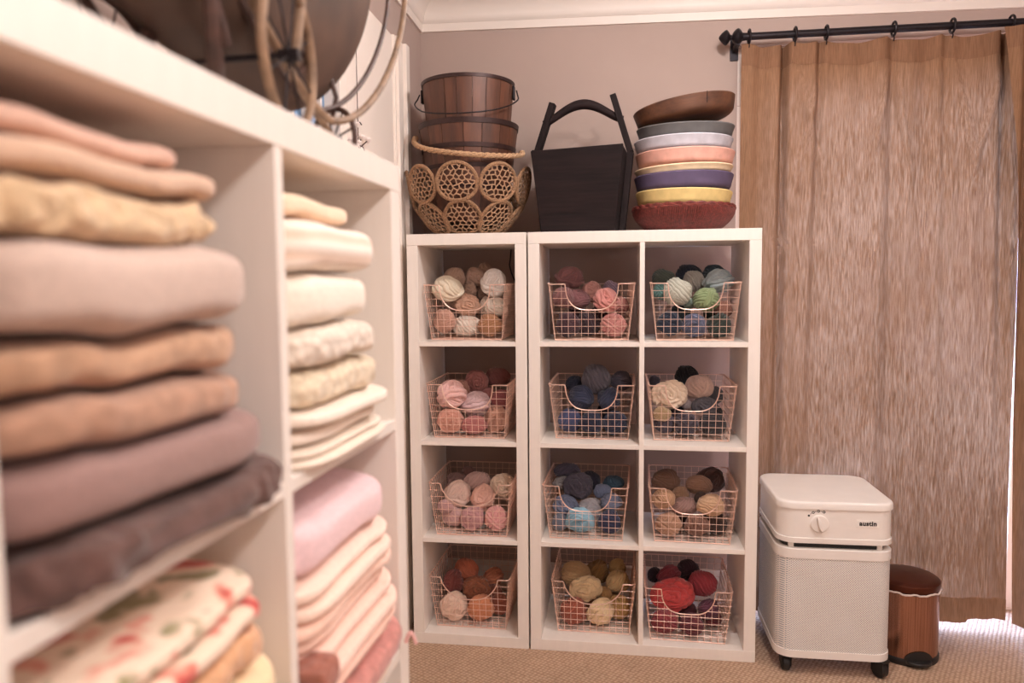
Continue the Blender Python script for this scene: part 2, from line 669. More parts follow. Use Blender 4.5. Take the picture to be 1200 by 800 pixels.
# the near unit runs towards the camera; its local x runs along the left wall (towards the camera), y into the wall
FG_A = 0.0259
FG_O = Vector((0.401, -1.4289, 0))
FG_S = Vector((-math.sin(FG_A), -math.cos(FG_A), 0))       # along the unit, to the camera
FG_N = Vector((math.cos(FG_A), -math.sin(FG_A), 0))        # out of its front
cube_unit('tall white cube shelving unit along the left wall, filled with folded blankets', 4, 4 * 0.336 + 2 * T + 3 * TI, FG_O, 0)
fgu = [o for o in COL.objects if o.name.startswith('cube_shelving_unit')][-1]
for o in list(COL.objects):
    if o.name.startswith('cube_shelving_unit') and 'left wall' in o['label']:
        fgu = o
fm = Matrix((FG_S, -FG_N, Vector((0, 0, 1)))).transposed().to_4x4()
fm.translation = FG_O
fgu.matrix_world = fm


def fg(s, o, z):
    return FG_O + FG_S * s + FG_N * o + Vector((0, 0, z))


# ------------------------------------------------------------------ wire baskets
BWT, BWB, BH, BLEAN, BD, BBACK = 0.2947, 0.2535, 0.1957, 0.0308, 0.28, 0.024
WR, RR = 0.00095, 0.0021


def scoop_z(x, a, dep, n, m):
    t = abs(x) / a
    if t >= 1:
        return BH
    return BH - dep * (1 - t ** n) ** (1 / m)


def basket_meshes(kind):
    a, dep, n, m = (0.092, 0.090, 3.2, 2.0) if kind == 0 else (0.106, 0.084, 2.6, 1.45)

    def half(z):
        return (BWB + (BWT - BWB) * z / BH) / 2

    def fy(z):
        return -BLEAN * z / BH

    def by(z):
        return BD + BBACK * z / BH
    # rim
    rim = []
    for k in range(5):
        rim.append((-BWT / 2 + (BWT / 2 - a - 0.004) * k / 4, BH))
    for k in range(41):
        x = -a + 2 * a * k / 40
        xx = math.copysign(abs(x) ** 1.0, x)
        rim.append((xx, scoop_z(xx, a, dep, n, m)))
    for k in range(5):
        rim.append((a + 0.004 + (BWT / 2 - a - 0.004) * k / 4, BH))
    pts = [Vector((x, fy(z), z)) for x, z in rim]
    c = 0.012
    pts[0] = Vector((-BWT / 2 + c, fy(BH), BH))
    pts[-1] = Vector((BWT / 2 - c, fy(BH), BH))
    pts += [Vector((BWT / 2 - c * 0.3, fy(BH) + c * 0.3, BH)), Vector((BWT / 2, fy(BH) + c, BH)), Vector((BWT / 2, by(BH) - c, BH)), Vector((BWT / 2 - c, by(BH), BH)),
            Vector((-BWT / 2 + c, by(BH), BH)), Vector((-BWT / 2, by(BH) - c, BH)), Vector((-BWT / 2, fy(BH) + c, BH)), Vector((-BWT / 2 + c * 0.3, fy(BH) + c * 0.3, BH))]
    R = MB().tube(pts, RR, 6, closed=True)
    # front
    Fm = MB()
    zs = [BH * k / 8 for k in range(8)]
    xs = [-BWB / 2 + BWB * k / 11 for k in range(12)]
    for i, x in enumerate(xs):
        if i in (0, 11):
            top = BH
            Fm.tube([(x, fy(0), 0), (math.copysign(BWT / 2 - 0.003, x), fy(top), top)], WR * 1.5, 5)
        else:
            top = scoop_z(x, a, dep, n, m)
            Fm.tube([(x, fy(0) - 0.001, -0.0), (x, fy(top) - 0.001, top)], WR, 5)
    for z in zs[1:]:
        hw = half(z)
        # where the scoop cuts the row
        cut = 0
        if z > BH - dep:
            lo, hi = 0.0, a
            for _ in range(30):
                md = (lo + hi) / 2
                if scoop_z(md, a, dep, n, m) < z:
                    lo = md
                else:
                    hi = md
            cut = lo
        e = 0.003
        if cut > 0.004:
            Fm.tube([(-hw - e, fy(z) - 0.0025, z), (-cut, fy(z) - 0.0025, z)], WR, 5)
            Fm.tube([(cut, fy(z) - 0.0025, z), (hw + e, fy(z) - 0.0025, z)], WR, 5)
        else:
            Fm.tube([(-hw - e, fy(z) - 0.0025, z), (hw + e, fy(z) - 0.0025, z)], WR, 5)
    Fm.tube([(-BWB / 2, 0, 0.0012), (BWB / 2, 0, 0.0012)], WR * 1.4, 5)
    # back
    B = MB()
    for x in xs:
        xt = x * (BWT / BWB)
        B.tube([(x, by(0), 0), (xt, by(BH), BH + 0.002)], WR, 5)
    for z in zs:
        B.tube([(-half(z), by(z), z + 0.001), (half(z), by(z), z + 0.001)], WR, 5)
    # sides; wire ends curl over the rim
    S = []
    for s in (-1, 1):
        b = MB()
        for k in range(13):
            t = k / 12
            y0 = BD * t
            y1 = fy(BH) + 0.012 + (by(BH) - fy(BH) - 0.024) * t
            b.tube([(s * BWB / 2, y0, 0), (s * (BWT / 2 + 0.001), y1, BH - 0.002), (s * (BWT / 2 + 0.004), y1, BH + 0.003), (s * (BWT / 2), y1 + 0.001, BH + 0.0045), (s * (BWT / 2 - 0.004), y1 + 0.002, BH + 0.001)], WR * 1.15, 5)
        for z in zs:
            b.tube([(s * half(z), fy(z) - 0.003, z + 0.001), (s * half(z), by(z), z + 0.001)], WR, 5)
        S.append(b)
    # floor
    Fl = MB()
    for x in xs:
        Fl.tube([(x, 0, 0.0012), (x, BD, 0.0012)], WR, 5)
    for k in range(13):
        Fl.tube([(-BWB / 2, BD * k / 12, 0.003), (BWB / 2, BD * k / 12, 0.003)], WR, 5)
    return [('rim', R.mesh('rim', M_COPPER)), ('front_grid', Fm.mesh('front_grid', M_COPPER)), ('back_grid', B.mesh('back_grid', M_COPPER)),
            ('side_grid', S[0].mesh('side_grid', M_COPPER)), ('side_grid', S[1].mesh('side_grid', M_COPPER)), ('bottom_grid', Fl.mesh('bottom_grid', M_COPPER))]


BASKET_KINDS = [basket_meshes(0), basket_meshes(1)]

# per basket: column, row, (x, y, yaw), kind, zoom origin, contents words
BASKETS = {
    'c1r1': (1, 1, (0.196, 0.070, -0.001), 0, (485, 295), 'white and beige'),
    'c1r2': (1, 2, (0.204, 0.055, -0.012), 0, (485, 415), 'pink and rose'),
    'c1r3': (1, 3, (0.211, 0.037, -0.007), 1, (485, 525), 'pale blush and mauve'),
    'c1r4': (1, 4, (0.201, 0.057, -0.019), 1, (485, 635), 'orange and rust'),
    'c2r1': (2, 1, (0.640, 0.065, 0.050), 0, (630, 295), 'plum and dusty pink'),
    'c2r2': (2, 2, (0.640, 0.080, -0.018), 0, (630, 415), 'navy and slate'),
    'c2r3': (2, 3, (0.620, 0.042, -0.033), 0, (630, 525), 'blue and grey'),
    'c2r4': (2, 4, (0.646, 0.070, -0.014), 1, (630, 635), 'yellow and mustard'),
    'c3r1': (3, 1, (0.990, 0.055, -0.040), 0, (750, 295), 'green and sage'),
    'c3r2': (3, 2, (0.985, 0.085, -0.007), 0, (750, 415), 'cream and charcoal'),
    'c3r3': (3, 3, (0.987, 0.049, -0.044), 0, (750, 530), 'brown and camel'),
    'c3r4': (3, 4, (0.974, 0.041, -0.031), 0, (745, 640), 'red and wine'),
}
ROWW = {1: 'top', 2: 'second', 3: 'third', 4: 'bottom'}
COLW = {1: 'narrow unit', 2: 'wide unit, left column', 3: 'wide unit, right column'}
for key, (c, r, (x, y, a), kind, org, words) in BASKETS.items():
    b = thing('wire_basket', f'copper wire basket of {words} yarn on the {ROWW[r]} shelf', 'basket', (x, y, shelf_top(r) + 0.002), a, 'copper wire baskets in the cubbies')
    for nm, me in BASKET_KINDS[kind]:
        o = bpy.data.objects.new(nm, me)
        COL.objects.link(o)
        o.parent = b
        if nm.endswith('grid'):
            o['kind'] = 'stuff'


# ------------------------------------------------------------------ yarn balls
def ico(sub):
    bm = bmesh.new()
    bmesh.ops.create_icosphere(bm, subdivisions=sub, radius=1.0)
    v = np.array([x.co[:] for x in bm.verts])
    f = [tuple(x.index for x in fc.verts) for fc in bm.faces]
    bm.free()
    return v / np.linalg.norm(v, axis=1)[:, None], f


ICO_V, ICO_F = ico(6)


def unit(v):
    v = np.asarray(v, float)
    return v / np.linalg.norm(v)


def yarn_mesh(kind, seed):
    """a ball wound in crossing bands of strands; kind: wound / chunky / bun / knit"""
    g = np.random.default_rng(seed)
    n = ICO_V
    h = np.zeros(len(n))
    nz = np.array([noise.noise(Vector(p * 1.7) + Vector((seed * 3.1, 0, 0))) for p in n])
    if kind == 'wound':
        layers, freq, amp, lvl, w0, w1 = 11, 13, 0.10, 0.030, 0.26, 0.55
    elif kind == 'chunky':
        layers, freq, amp, lvl, w0, w1 = 9, 7.5, 0.20, 0.055, 0.22, 0.46
    elif kind == 'knit':
        layers, freq, amp, lvl, w0, w1 = 16, 11, 0.16, 0.035, 0.14, 0.30
    else:
        layers, freq, amp, lvl, w0, w1 = 8, 10, 0.13, 0.045, 0.25, 0.5
    for i in range(layers):
        ax = unit(g.normal(size=3))
        w = g.uniform(w0, w1)
        off = g.uniform(-0.35, 0.35)
        d = n @ ax - off + 0.05 * nz
        t = d / w
        inside = np.abs(t) < 1
        ang = np.arcsin(np.clip(d, -1, 1))
        ridge = np.abs(np.sin(ang * freq / 1.0 + g.uniform(0, 6) + 1.2 * nz)) ** 0.5
        top = lvl * (i + 1) * 0.75 + lvl * (1 - np.clip(t, -1, 1) ** 6) + amp * (ridge - 0.6)
        h = np.where(inside, np.maximum(top, h - amp * 2), h)
    if kind == 'bun':
        # a flat coil facing forwards, like a rolled roving
        f = unit((g.uniform(-0.3, 0.3), -1, g.uniform(-0.1, 0.35)))
        u = unit(np.cross(f, (0, 0, 1)))
        v2 = np.cross(u, f)
        rad = np.arccos(np.clip(n @ f, -1, 1))
        an = np.arctan2(n @ v2, n @ u)
        turns = 3.0
        nz2 = np.array([noise.noise(Vector(p * 3.1) + Vector((0, seed * 2.3, 0))) for p in n])
        ph = rad / 1.15 * turns * PI + an * 0.5 + 1.7 * nz + 1.3 * nz2 + 0.9 * np.sin(an * 2 + seed)
        ridge = np.abs(np.sin(ph)) ** 0.55
        blend = np.clip((1.15 - rad) / 0.15, 0, 1)
        h = h * (1 - blend) + blend * (0.08 + 0.22 * (ridge - 0.55) - 0.06 * np.clip(1 - rad / 0.35, 0, 1))
    h = h - h.mean() + 0.10 * nz
    v = n * (1 + h)[:, None]
    v /= np.percentile(np.linalg.norm(v, axis=1), 75)
    b = MB()
    b.v = [tuple(p) for p in v]
    b.f = ICO_F
    me = bpy.data.meshes.new('yarn_ball')
    me.from_pydata(b.v, [], b.f)
    me.materials.append(M_YARN)
    me.polygons.foreach_set('use_smooth', [True] * len(me.polygons))
    return me


YARN = {'w': [yarn_mesh('wound', s) for s in range(1, 6)], 'c': [yarn_mesh('chunky', s) for s in range(11, 16)],
        'b': [yarn_mesh('bun', s) for s in range(21, 25)], 'k': [yarn_mesh('knit', s) for s in range(31, 34)]}

# zoom-u, zoom-v, rx, ry, depth 0..1 in the basket, colour, style, words
BALLS = {
    'c1r1': [
        (245, 305, 125, 100, .15, (242, 226, 200), 'c', 'cream white chunky yarn ball hanging over the left rim'),
        (345, 215, 88, 88, .65, (186, 150, 128), 'w', 'tan smoothly wound yarn ball at the back'),
        (490, 215, 80, 85, .65, (190, 154, 134), 'c', 'taupe looped yarn hank in the middle of the back'),
        (572, 140, 55, 52, .75, (188, 152, 132), 'c', 'small taupe yarn knot, highest in the pile'),
        (655, 255, 108, 112, .3, (250, 240, 232), 'c', 'bright white chunky yarn ball at the top right'),
        (435, 440, 104, 94, .30, (206, 158, 130), 'b', 'rose beige rolled yarn ball in the scoop of the rim'),
        (455, 315, 55, 55, .45, (196, 160, 138), 'b', 'small pinkish taupe yarn ball in the centre'),
        (545, 345, 48, 55, .45, (168, 140, 124), 'w', 'small grey taupe yarn ball left of the white one'),
        (685, 455, 90, 80, .2, (244, 230, 214), 'c', 'off-white chunky yarn ball under the bright white one'),
        (570, 440, 50, 75, .3, (240, 222, 206), 'c', 'small cream yarn ball between the rolled ball and the right side'),
        (215, 565, 88, 95, .0, (204, 152, 130), 'w', 'rosy tan yarn ball at the lower left behind the wires'),
        (410, 635, 122, 84, .0, (246, 230, 214), 'w', 'wide cream yarn ball at the bottom middle'),
        (645, 620, 105, 95, .0, (182, 128, 86), 'w', 'camel brown yarn ball at the bottom right'),
        (310, 430, 70, 70, .5, (188, 156, 140), 'w', 'taupe yarn ball half hidden below the cream white one')],
    'c1r2': [
        (260, 340, 122, 112, .15, (248, 196, 188), 'c', 'light pink ribbon-like yarn ball at the left rim'),
        (515, 230, 92, 92, .65, (166, 100, 92), 'b', 'dusty rose yarn ball in the middle of the back'),
        (670, 190, 105, 76, .85, (140, 82, 78), 'w', 'brownish rose yarn bundle, highest at the right back'),
        (395, 280, 72, 75, .6, (184, 128, 110), 'w', 'tan rose yarn ball behind the light pink one'),
        (495, 420, 122, 105, .12, (240, 206, 208), 'c', 'pale lilac pink yarn ball in the middle of the front'),
        (305, 530, 105, 98, .0, (226, 160, 138), 'b', 'peach coiled yarn ball at the lower left'),
        (470, 615, 108, 74, .0, (196, 116, 112), 'w', 'coral yarn ball at the bottom middle'),
        (665, 570, 95, 108, .0, (212, 156, 132), 'k', 'peach beige knitted-looking yarn ball at the lower right'),
        (695, 385, 88, 85, .35, (156, 78, 80), 'w', 'deep rose yarn ball behind the right front wires'),
        (600, 330, 62, 60, .6, (170, 100, 96), 'w', 'muted rose yarn ball beneath the brownish bundle')],
    'c1r3': [
        (345, 405, 112, 104, .12, (246, 212, 196), 'c', 'creamy pink yarn ball at the left of the front'),
        (325, 255, 78, 62, .8, (150, 112, 106), 'b', 'mauve taupe yarn ball at the left back'),
        (520, 270, 112, 76, .6, (212, 172, 162), 'w', 'pale mauve wound yarn ball in the middle of the back'),
        (550, 425, 96, 104, .15, (246, 192, 172), 'c', 'peachy pink yarn ball in the middle of the front'),
        (705, 345, 100, 108, .25, (248, 222, 196), 'b', 'creamy yarn ball at the upper right'),
        (275, 600, 96, 85, .0, (214, 168, 164), 'w', 'lilac pink yarn ball at the bottom left'),
        (470, 608, 102, 95, .0, (206, 152, 152), 'b', 'lilac rose coiled yarn bun at the bottom middle'),
        (662, 600, 94, 102, .0, (244, 176, 172), 'k', 'candy pink yarn ball at the bottom right'),
        (440, 205, 60, 55, .95, (142, 104, 100), 'w', 'dusky mauve yarn ball farthest back'),
        (240, 470, 62, 58, .08, (198, 152, 150), 'w', 'small mauve yarn ball behind the left wires'),
        (255, 345, 58, 55, .5, (176, 138, 126), 'w', 'small taupe yarn ball tucked at the left side')],
    'c1r4': [
        (300, 335, 85, 102, .35, (128, 56, 48), 'w', 'maroon yarn ball at the left'),
        (425, 225, 100, 92, .75, (206, 106, 66), 'w', 'orange yarn ball at the left back'),
        (480, 375, 112, 98, .35, (158, 88, 52), 'b', 'chestnut brown rolled yarn ball in the centre'),
        (635, 310, 84, 82, .75, (202, 116, 76), 'c', 'soft orange yarn ball at the right back'),
        (320, 560, 112, 108, .0, (250, 214, 190), 'c', 'cream lobed yarn ball at the front left'),
        (530, 590, 110, 104, .0, (224, 138, 88), 'w', 'apricot orange yarn ball at the front right'),
        (640, 430, 76, 76, .55, (142, 74, 54), 'w', 'brown yarn ball under the soft orange one'),
        (690, 555, 78, 85, .25, (160, 80, 52), 'w', 'rust brown yarn ball at the lower right side'),
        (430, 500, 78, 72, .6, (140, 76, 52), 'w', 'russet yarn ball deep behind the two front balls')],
    'c2r1': [
        (265, 210, 122, 86, .55, (136, 86, 86), 'c', 'plum brown yarn bundle rising above the left rim'),
        (310, 385, 118, 84, .3, (130, 80, 82), 'w', 'plum yarn ball behind the scooped rim'),
        (170, 370, 86, 84, .2, (124, 78, 78), 'w', 'muted plum yarn ball at the left side'),
        (435, 330, 82, 86, .4, (216, 156, 146), 'c', 'dusty pink striped yarn ball in the middle'),
        (565, 410, 106, 106, .1, (216, 138, 128), 'c', 'salmon pink rolled yarn ball right of the middle'),
        (600, 300, 70, 66, .75, (160, 136, 156), 'w', 'lilac grey yarn ball behind the salmon pink one'),
        (205, 600, 100, 102, .0, (70, 42, 52), 'w', 'dark plum yarn ball at the bottom left'),
        (405, 600, 100, 102, .0, (56, 34, 44), 'w', 'dark aubergine yarn ball at the bottom middle'),
        (632, 615, 108, 96, .0, (208, 136, 128), 'k', 'dusty pink chunky yarn ball at the bottom right'),
        (705, 440, 72, 74, .35, (186, 118, 108), 'w', 'dusty rose yarn ball at the right side'),
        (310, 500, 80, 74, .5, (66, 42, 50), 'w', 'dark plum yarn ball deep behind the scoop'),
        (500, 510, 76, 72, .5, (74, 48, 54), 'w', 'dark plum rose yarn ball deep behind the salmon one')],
    'c2r2': [
        (475, 210, 118, 128, .4, (104, 98, 110), 'w', 'slate grey yarn ball, biggest and highest in the pile'),
        (690, 215, 86, 80, .7, (92, 88, 106), 'w', 'dusky slate yarn ball at the right back'),
        (355, 345, 100, 98, .25, (46, 54, 84), 'w', 'navy yarn ball left of the middle'),
        (580, 360, 96, 90, .2, (52, 60, 88), 'w', 'navy yarn ball right of the middle'),
        (300, 240, 72, 66, .75, (38, 44, 68), 'w', 'dark navy yarn ball at the left back'),
        (250, 570, 98, 98, .0, (64, 72, 112), 'w', 'indigo yarn ball at the bottom left'),
        (440, 575, 96, 96, .0, (34, 40, 66), 'w', 'inky navy yarn ball at the bottom middle'),
        (630, 590, 98, 96, .0, (40, 46, 72), 'w', 'inky navy yarn ball at the bottom right'),
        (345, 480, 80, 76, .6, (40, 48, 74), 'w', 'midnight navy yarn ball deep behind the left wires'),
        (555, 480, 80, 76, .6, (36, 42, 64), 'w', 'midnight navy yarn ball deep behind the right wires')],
    'c2r3': [
        (200, 190, 108, 60, .95, (108, 104, 128), 'w', 'slate lilac yarn ball at the left back'),
        (160, 280, 76, 54, .75, (170, 168, 172), 'c', 'pale grey yarn ball at the left side'),
        (325, 318, 116, 112, .6, (84, 78, 94), 'b', 'charcoal rosette-like yarn ball, biggest in the pile'),
        (430, 265, 86, 76, .85, (44, 44, 64), 'w', 'black navy yarn ball behind the charcoal one'),
        (620, 280, 86, 58, .9, (66, 98, 122), 'w', 'teal yarn ball at the right back'),
        (530, 350, 74, 60, .55, (122, 136, 170), 'w', 'periwinkle yarn ball right of the charcoal one'),
        (600, 440, 88, 75, .3, (124, 138, 170), 'w', 'blue grey yarn ball at the right'),
        (425, 485, 102, 96, .42, (206, 204, 212), 'b', 'light grey yarn ball at the middle of the rim'),
        (325, 645, 116, 102, .0, (150, 200, 222), 'k', 'sky blue yarn ball at the bottom'),
        (170, 500, 106, 80, .08, (112, 122, 150), 'c', 'slate blue yarn ball behind the left wires'),
        (135, 632, 64, 70, .2, (112, 118, 134), 'w', 'stone grey yarn ball at the bottom left corner'),
        (585, 640, 92, 94, .1, (48, 54, 86), 'w', 'deep navy yarn ball at the bottom right')],
    'c2r4': [
        (280, 290, 122, 108, .6, (202, 166, 118), 'w', 'big sandy yarn ball at the left back'),
        (480, 265, 96, 95, .8, (164, 122, 62), 'w', 'olive gold yarn ball in the middle of the back'),
        (635, 220, 70, 70, .9, (216, 182, 124), 'w', 'small pale gold yarn ball at the right back'),
        (650, 345, 96, 92, .55, (208, 174, 120), 'w', 'khaki cream yarn ball at the right'),
        (385, 415, 138, 96, .2, (238, 206, 156), 'b', 'cream yellow rolled yarn in the middle'),
        (545, 445, 62, 66, .4, (178, 132, 72), 'w', 'small golden yarn ball right of the cream roll'),
        (260, 590, 112, 104, .0, (164, 78, 50), 'w', 'rust red yarn ball at the bottom left'),
        (490, 615, 114, 110, .0, (250, 218, 168), 'c', 'pale yellow lobed yarn ball at the bottom middle'),
        (665, 570, 84, 94, .12, (206, 162, 92), 'c', 'mustard yarn ball at the lower right'),
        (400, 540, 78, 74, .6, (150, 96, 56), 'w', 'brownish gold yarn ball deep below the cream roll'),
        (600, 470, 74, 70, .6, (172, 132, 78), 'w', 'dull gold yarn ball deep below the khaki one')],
    'c3r1': [
        (190, 210, 95, 68, .7, (84, 92, 82), 'w', 'dark olive yarn ball at the left back'),
        (400, 175, 104, 72, .85, (44, 50, 66), 'w', 'blackish blue yarn ball at the back, left of the gap'),
        (440, 240, 90, 88, .5, (172, 166, 156), 'w', 'grey beige yarn ball in the middle'),
        (605, 200, 104, 96, .75, (40, 60, 72), 'w', 'dark teal yarn ball at the right back'),
        (725, 240, 124, 100, .35, (168, 182, 186), 'c', 'grey sage looped yarn ball over the right rim'),
        (305, 325, 118, 112, .1, (196, 196, 180), 'w', 'pale sage yarn ball left of the scoop'),
        (540, 390, 110, 98, .08, (134, 152, 104), 'w', 'leaf green yarn ball in the scoop'),
        (155, 325, 64, 66, .3, (98, 146, 142), 'c', 'sea green yarn ball behind the left wires'),
        (225, 585, 100, 102, .0, (36, 46, 66), 'w', 'dark navy yarn ball at the bottom left'),
        (445, 612, 96, 95, .0, (94, 100, 126), 'k', 'slate violet yarn ball at the bottom middle'),
        (655, 612, 100, 98, .0, (46, 56, 50), 'w', 'blackish green yarn ball at the bottom right'),
        (738, 470, 74, 74, .15, (148, 96, 78), 'w', 'rust brown yarn ball at the right side'),
        (400, 420, 46, 46, .35, (150, 166, 146), 'w', 'small sage yarn ball between the two front balls'),
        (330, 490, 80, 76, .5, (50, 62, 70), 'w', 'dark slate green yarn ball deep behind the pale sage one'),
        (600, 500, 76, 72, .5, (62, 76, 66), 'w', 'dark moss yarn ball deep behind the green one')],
    'c3r2': [
        (238, 330, 142, 120, .12, (250, 226, 200), 'b', 'big cream rosette yarn ball at the left'),
        (385, 180, 95, 84, .7, (28, 28, 36), 'w', 'black yarn ball at the back, highest in the pile'),
        (480, 270, 112, 98, .45, (216, 180, 164), 'c', 'taupe pink yarn ball in the middle'),
        (520, 420, 104, 70, .3, (100, 98, 108), 'k', 'mottled grey yarn ball in the scoop'),
        (385, 412, 42, 40, .3, (178, 164, 166), 'w', 'tiny lilac grey yarn ball beside the cream rosette'),
        (155, 480, 76, 60, .08, (188, 158, 118), 'w', 'olive beige yarn ball under the cream rosette'),
        (625, 335, 76, 76, .75, (92, 88, 94), 'w', 'charcoal yarn ball at the right back'),
        (185, 610, 92, 84, .0, (92, 82, 98), 'c', 'plum grey yarn ball at the bottom left'),
        (380, 590, 100, 98, .0, (70, 62, 74), 'k', 'dark plum grey yarn ball at the bottom middle'),
        (580, 590, 104, 100, .0, (52, 48, 54), 'w', 'sooty yarn ball at the bottom right'),
        (120, 215, 46, 44, .9, (96, 92, 104), 'w', 'small grey yarn ball at the far left corner'),
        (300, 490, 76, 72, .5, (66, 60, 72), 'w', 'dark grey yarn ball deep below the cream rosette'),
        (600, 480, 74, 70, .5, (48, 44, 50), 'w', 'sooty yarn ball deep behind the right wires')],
    'c3r3': [
        (185, 225, 114, 94, .75, (128, 92, 72), 'w', 'brown wound yarn ball at the left back'),
        (475, 260, 104, 80, .65, (160, 118, 92), 'w', 'tan brown yarn ball in the middle of the back'),
        (600, 225, 122, 96, .9, (90, 62, 58), 'c', 'dark plum brown yarn bundle at the right back'),
        (330, 340, 72, 68, .5, (172, 132, 100), 'w', 'light brown yarn ball left of the middle'),
        (365, 445, 104, 76, .15, (160, 122, 112), 'w', 'mauve brown yarn ball in the scoop'),
        (565, 410, 110, 88, .2, (210, 168, 130), 'w', 'pale camel yarn ball right of the scoop'),
        (190, 375, 92, 80, .12, (188, 144, 108), 'w', 'camel yarn ball behind the left wires'),
        (205, 615, 108, 95, .0, (192, 146, 116), 'k', 'tan yarn ball at the bottom left'),
        (470, 595, 104, 84, .0, (130, 90, 74), 'w', 'cocoa yarn ball at the bottom middle'),
        (655, 620, 88, 90, .05, (76, 56, 50), 'w', 'dark brown yarn ball at the bottom right'),
        (490, 350, 56, 52, .5, (92, 68, 60), 'w', 'small dark brown yarn ball in the centre'),
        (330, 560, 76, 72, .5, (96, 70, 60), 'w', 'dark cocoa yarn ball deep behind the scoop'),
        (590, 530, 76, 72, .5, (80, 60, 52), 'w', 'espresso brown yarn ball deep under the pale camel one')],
    'c3r4': [
        (290, 425, 185, 126, .15, (206, 46, 46), 'b', 'big bright red rolled yarn at the front'),
        (550, 335, 120, 104, .45, (168, 36, 54), 'w', 'crimson yarn ball at the right'),
        (420, 205, 92, 86, .9, (62, 32, 46), 'w', 'plum black yarn ball at the back, highest in the pile'),
        (280, 245, 96, 86, .75, (142, 40, 58), 'c', 'burgundy yarn ball in the middle of the back'),
        (135, 245, 66, 62, .9, (54, 30, 42), 'w', 'small black plum yarn ball at the left back'),
        (590, 490, 88, 82, .25, (92, 40, 62), 'w', 'dark plum yarn ball under the crimson one'),
        (225, 655, 112, 92, .0, (142, 46, 54), 'w', 'wine red yarn ball at the bottom left'),
        (455, 665, 96, 88, .0, (104, 40, 50), 'w', 'dark wine yarn ball at the bottom middle'),
        (640, 615, 78, 80, .25, (112, 38, 50), 'w', 'garnet yarn ball at the bottom right'),
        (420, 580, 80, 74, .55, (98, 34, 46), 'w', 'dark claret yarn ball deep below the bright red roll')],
}


def pix_ray(u, v):
    return (AX_F + AX_R * ((u - 600) / F_PX) - AX_U * ((v - 400) / F_PX))


CAM_YAW = math.atan2(-AX_F.x, AX_F.y)


def fill_basket(key):
    c, r, (bx, by, a), kind, org, words = BASKETS[key]
    z0 = shelf_top(r) + 0.006
    ca, sa = math.cos(a), math.sin(a)
    P, RAD, ROWS = [], [], []
    for (zu, zv, rx, ry, d, col, st, txt) in BALLS[key]:
        u, v = org[0] + zu / 6.954, org[1] + zv / 6.954
        dr = pix_ray(u, v)
        depth = 2.6 + by
        rr = (rx + ry) / 2 / 6.954 * depth / F_PX
        # local depth in the basket -> world plane; solve along the ray
        yl = rr * 0.8 + d * (BD - 1.7 * rr)
        # world y approx = by + yl
        t = (by + yl - CAM.y) / dr.y
        p = CAM + dr * t
        k = t * dr.dot(AX_F)
        sx, sy = 1.03 * rx / 6.954 * k / F_PX, 1.03 * ry / 6.954 * k / F_PX
        P.append([p.x, p.y, p.z])
        RAD.append([sx, (sx + sy) / 2 * 0.9, sy])
        ROWS.append((col, st, txt))
    P = np.array(P)
    RAD = np.array(RAD)
    P0 = P.copy()
    mean = RAD.mean(axis=1)

    def clamp(P):
        for i in range(len(P)):
            lx = (P[i, 0] - bx) * ca + (P[i, 1] - by) * sa
            ly = -(P[i, 0] - bx) * sa + (P[i, 1] - by) * ca
            lz = max(P[i, 2] - z0, RAD[i, 2] * 1.08)
            lzc = min(lz, BH)
            over = lz > BH + 0.01 and RAD[i, 2] < lz - BH + 0.02
            hw = (BWB + (BWT - BWB) * max(lzc - RAD[i, 2] * 0.5, 0) / BH) / 2 - RAD[i, 0] * 1.06
            if not over:
                lx = max(-max(hw, 0), min(max(hw, 0), lx))
            in_scoop = lz > BH - 0.09 and abs(lx) < 0.09
            fmin = -BLEAN * max(lzc - RAD[i, 2] * 0.4, 0) / BH + RAD[i, 1] * 1.06 + 0.003
            ly = max(fmin, min(BD - RAD[i, 1] * 1.04, ly))
            P[i] = (bx + lx * ca - ly * sa, by + lx * sa + ly * ca, z0 + lz)
        return P

    SQ = 1.0
    for it in range(260):
        P += 0.06 * (P0 - P) * np.array([1, 0.08, 1])
        for i in range(len(P)):
            for j in range(i):
                dlt = P[i] - P[j]
                q = dlt / (RAD[i] + RAD[j])
                L = np.linalg.norm(q)
                if L < SQ:
                    push = dlt / max(np.linalg.norm(dlt), 1e-6) * (SQ - L) * (mean[i] + mean[j]) * 0.5
                    push = push * np.array([0.5, 1.8, 0.5])
                    P[i] += push * 0.5
                    P[j] -= push * 0.5
        P = clamp(P)
    return P, RAD, ROWS, words, c, r


used_mesh = 0


def ball_label(txt, words):
    full = f'{txt} of the {words} basket'
    return full if len(full.split()) <= 16 else f'{txt}, {words} basket'


for key in BASKETS:
    P, RAD, ROWS, words, c, r = fill_basket(key)
    for p, s, (col, st, txt) in zip(P, RAD, ROWS):
        pool = YARN[st]
        used_mesh += 1
        o = bpy.data.objects.new('yarn_ball', pool[used_mesh % len(pool)])
        COL.objects.link(o)
        o.location = p
        o.scale = s
        flip = 0 if st == 'b' else PI * ((used_mesh // 2) % 2)
        o.rotation_euler = (0, 0, CAM_YAW + flip)
        o.color = lin(col)
        tag(o, ball_label(txt, words), 'yarn', f'yarn balls in the {words} basket')

# ------------------------------------------------------------------ things on top of the back units
ZT = H + 0.0005


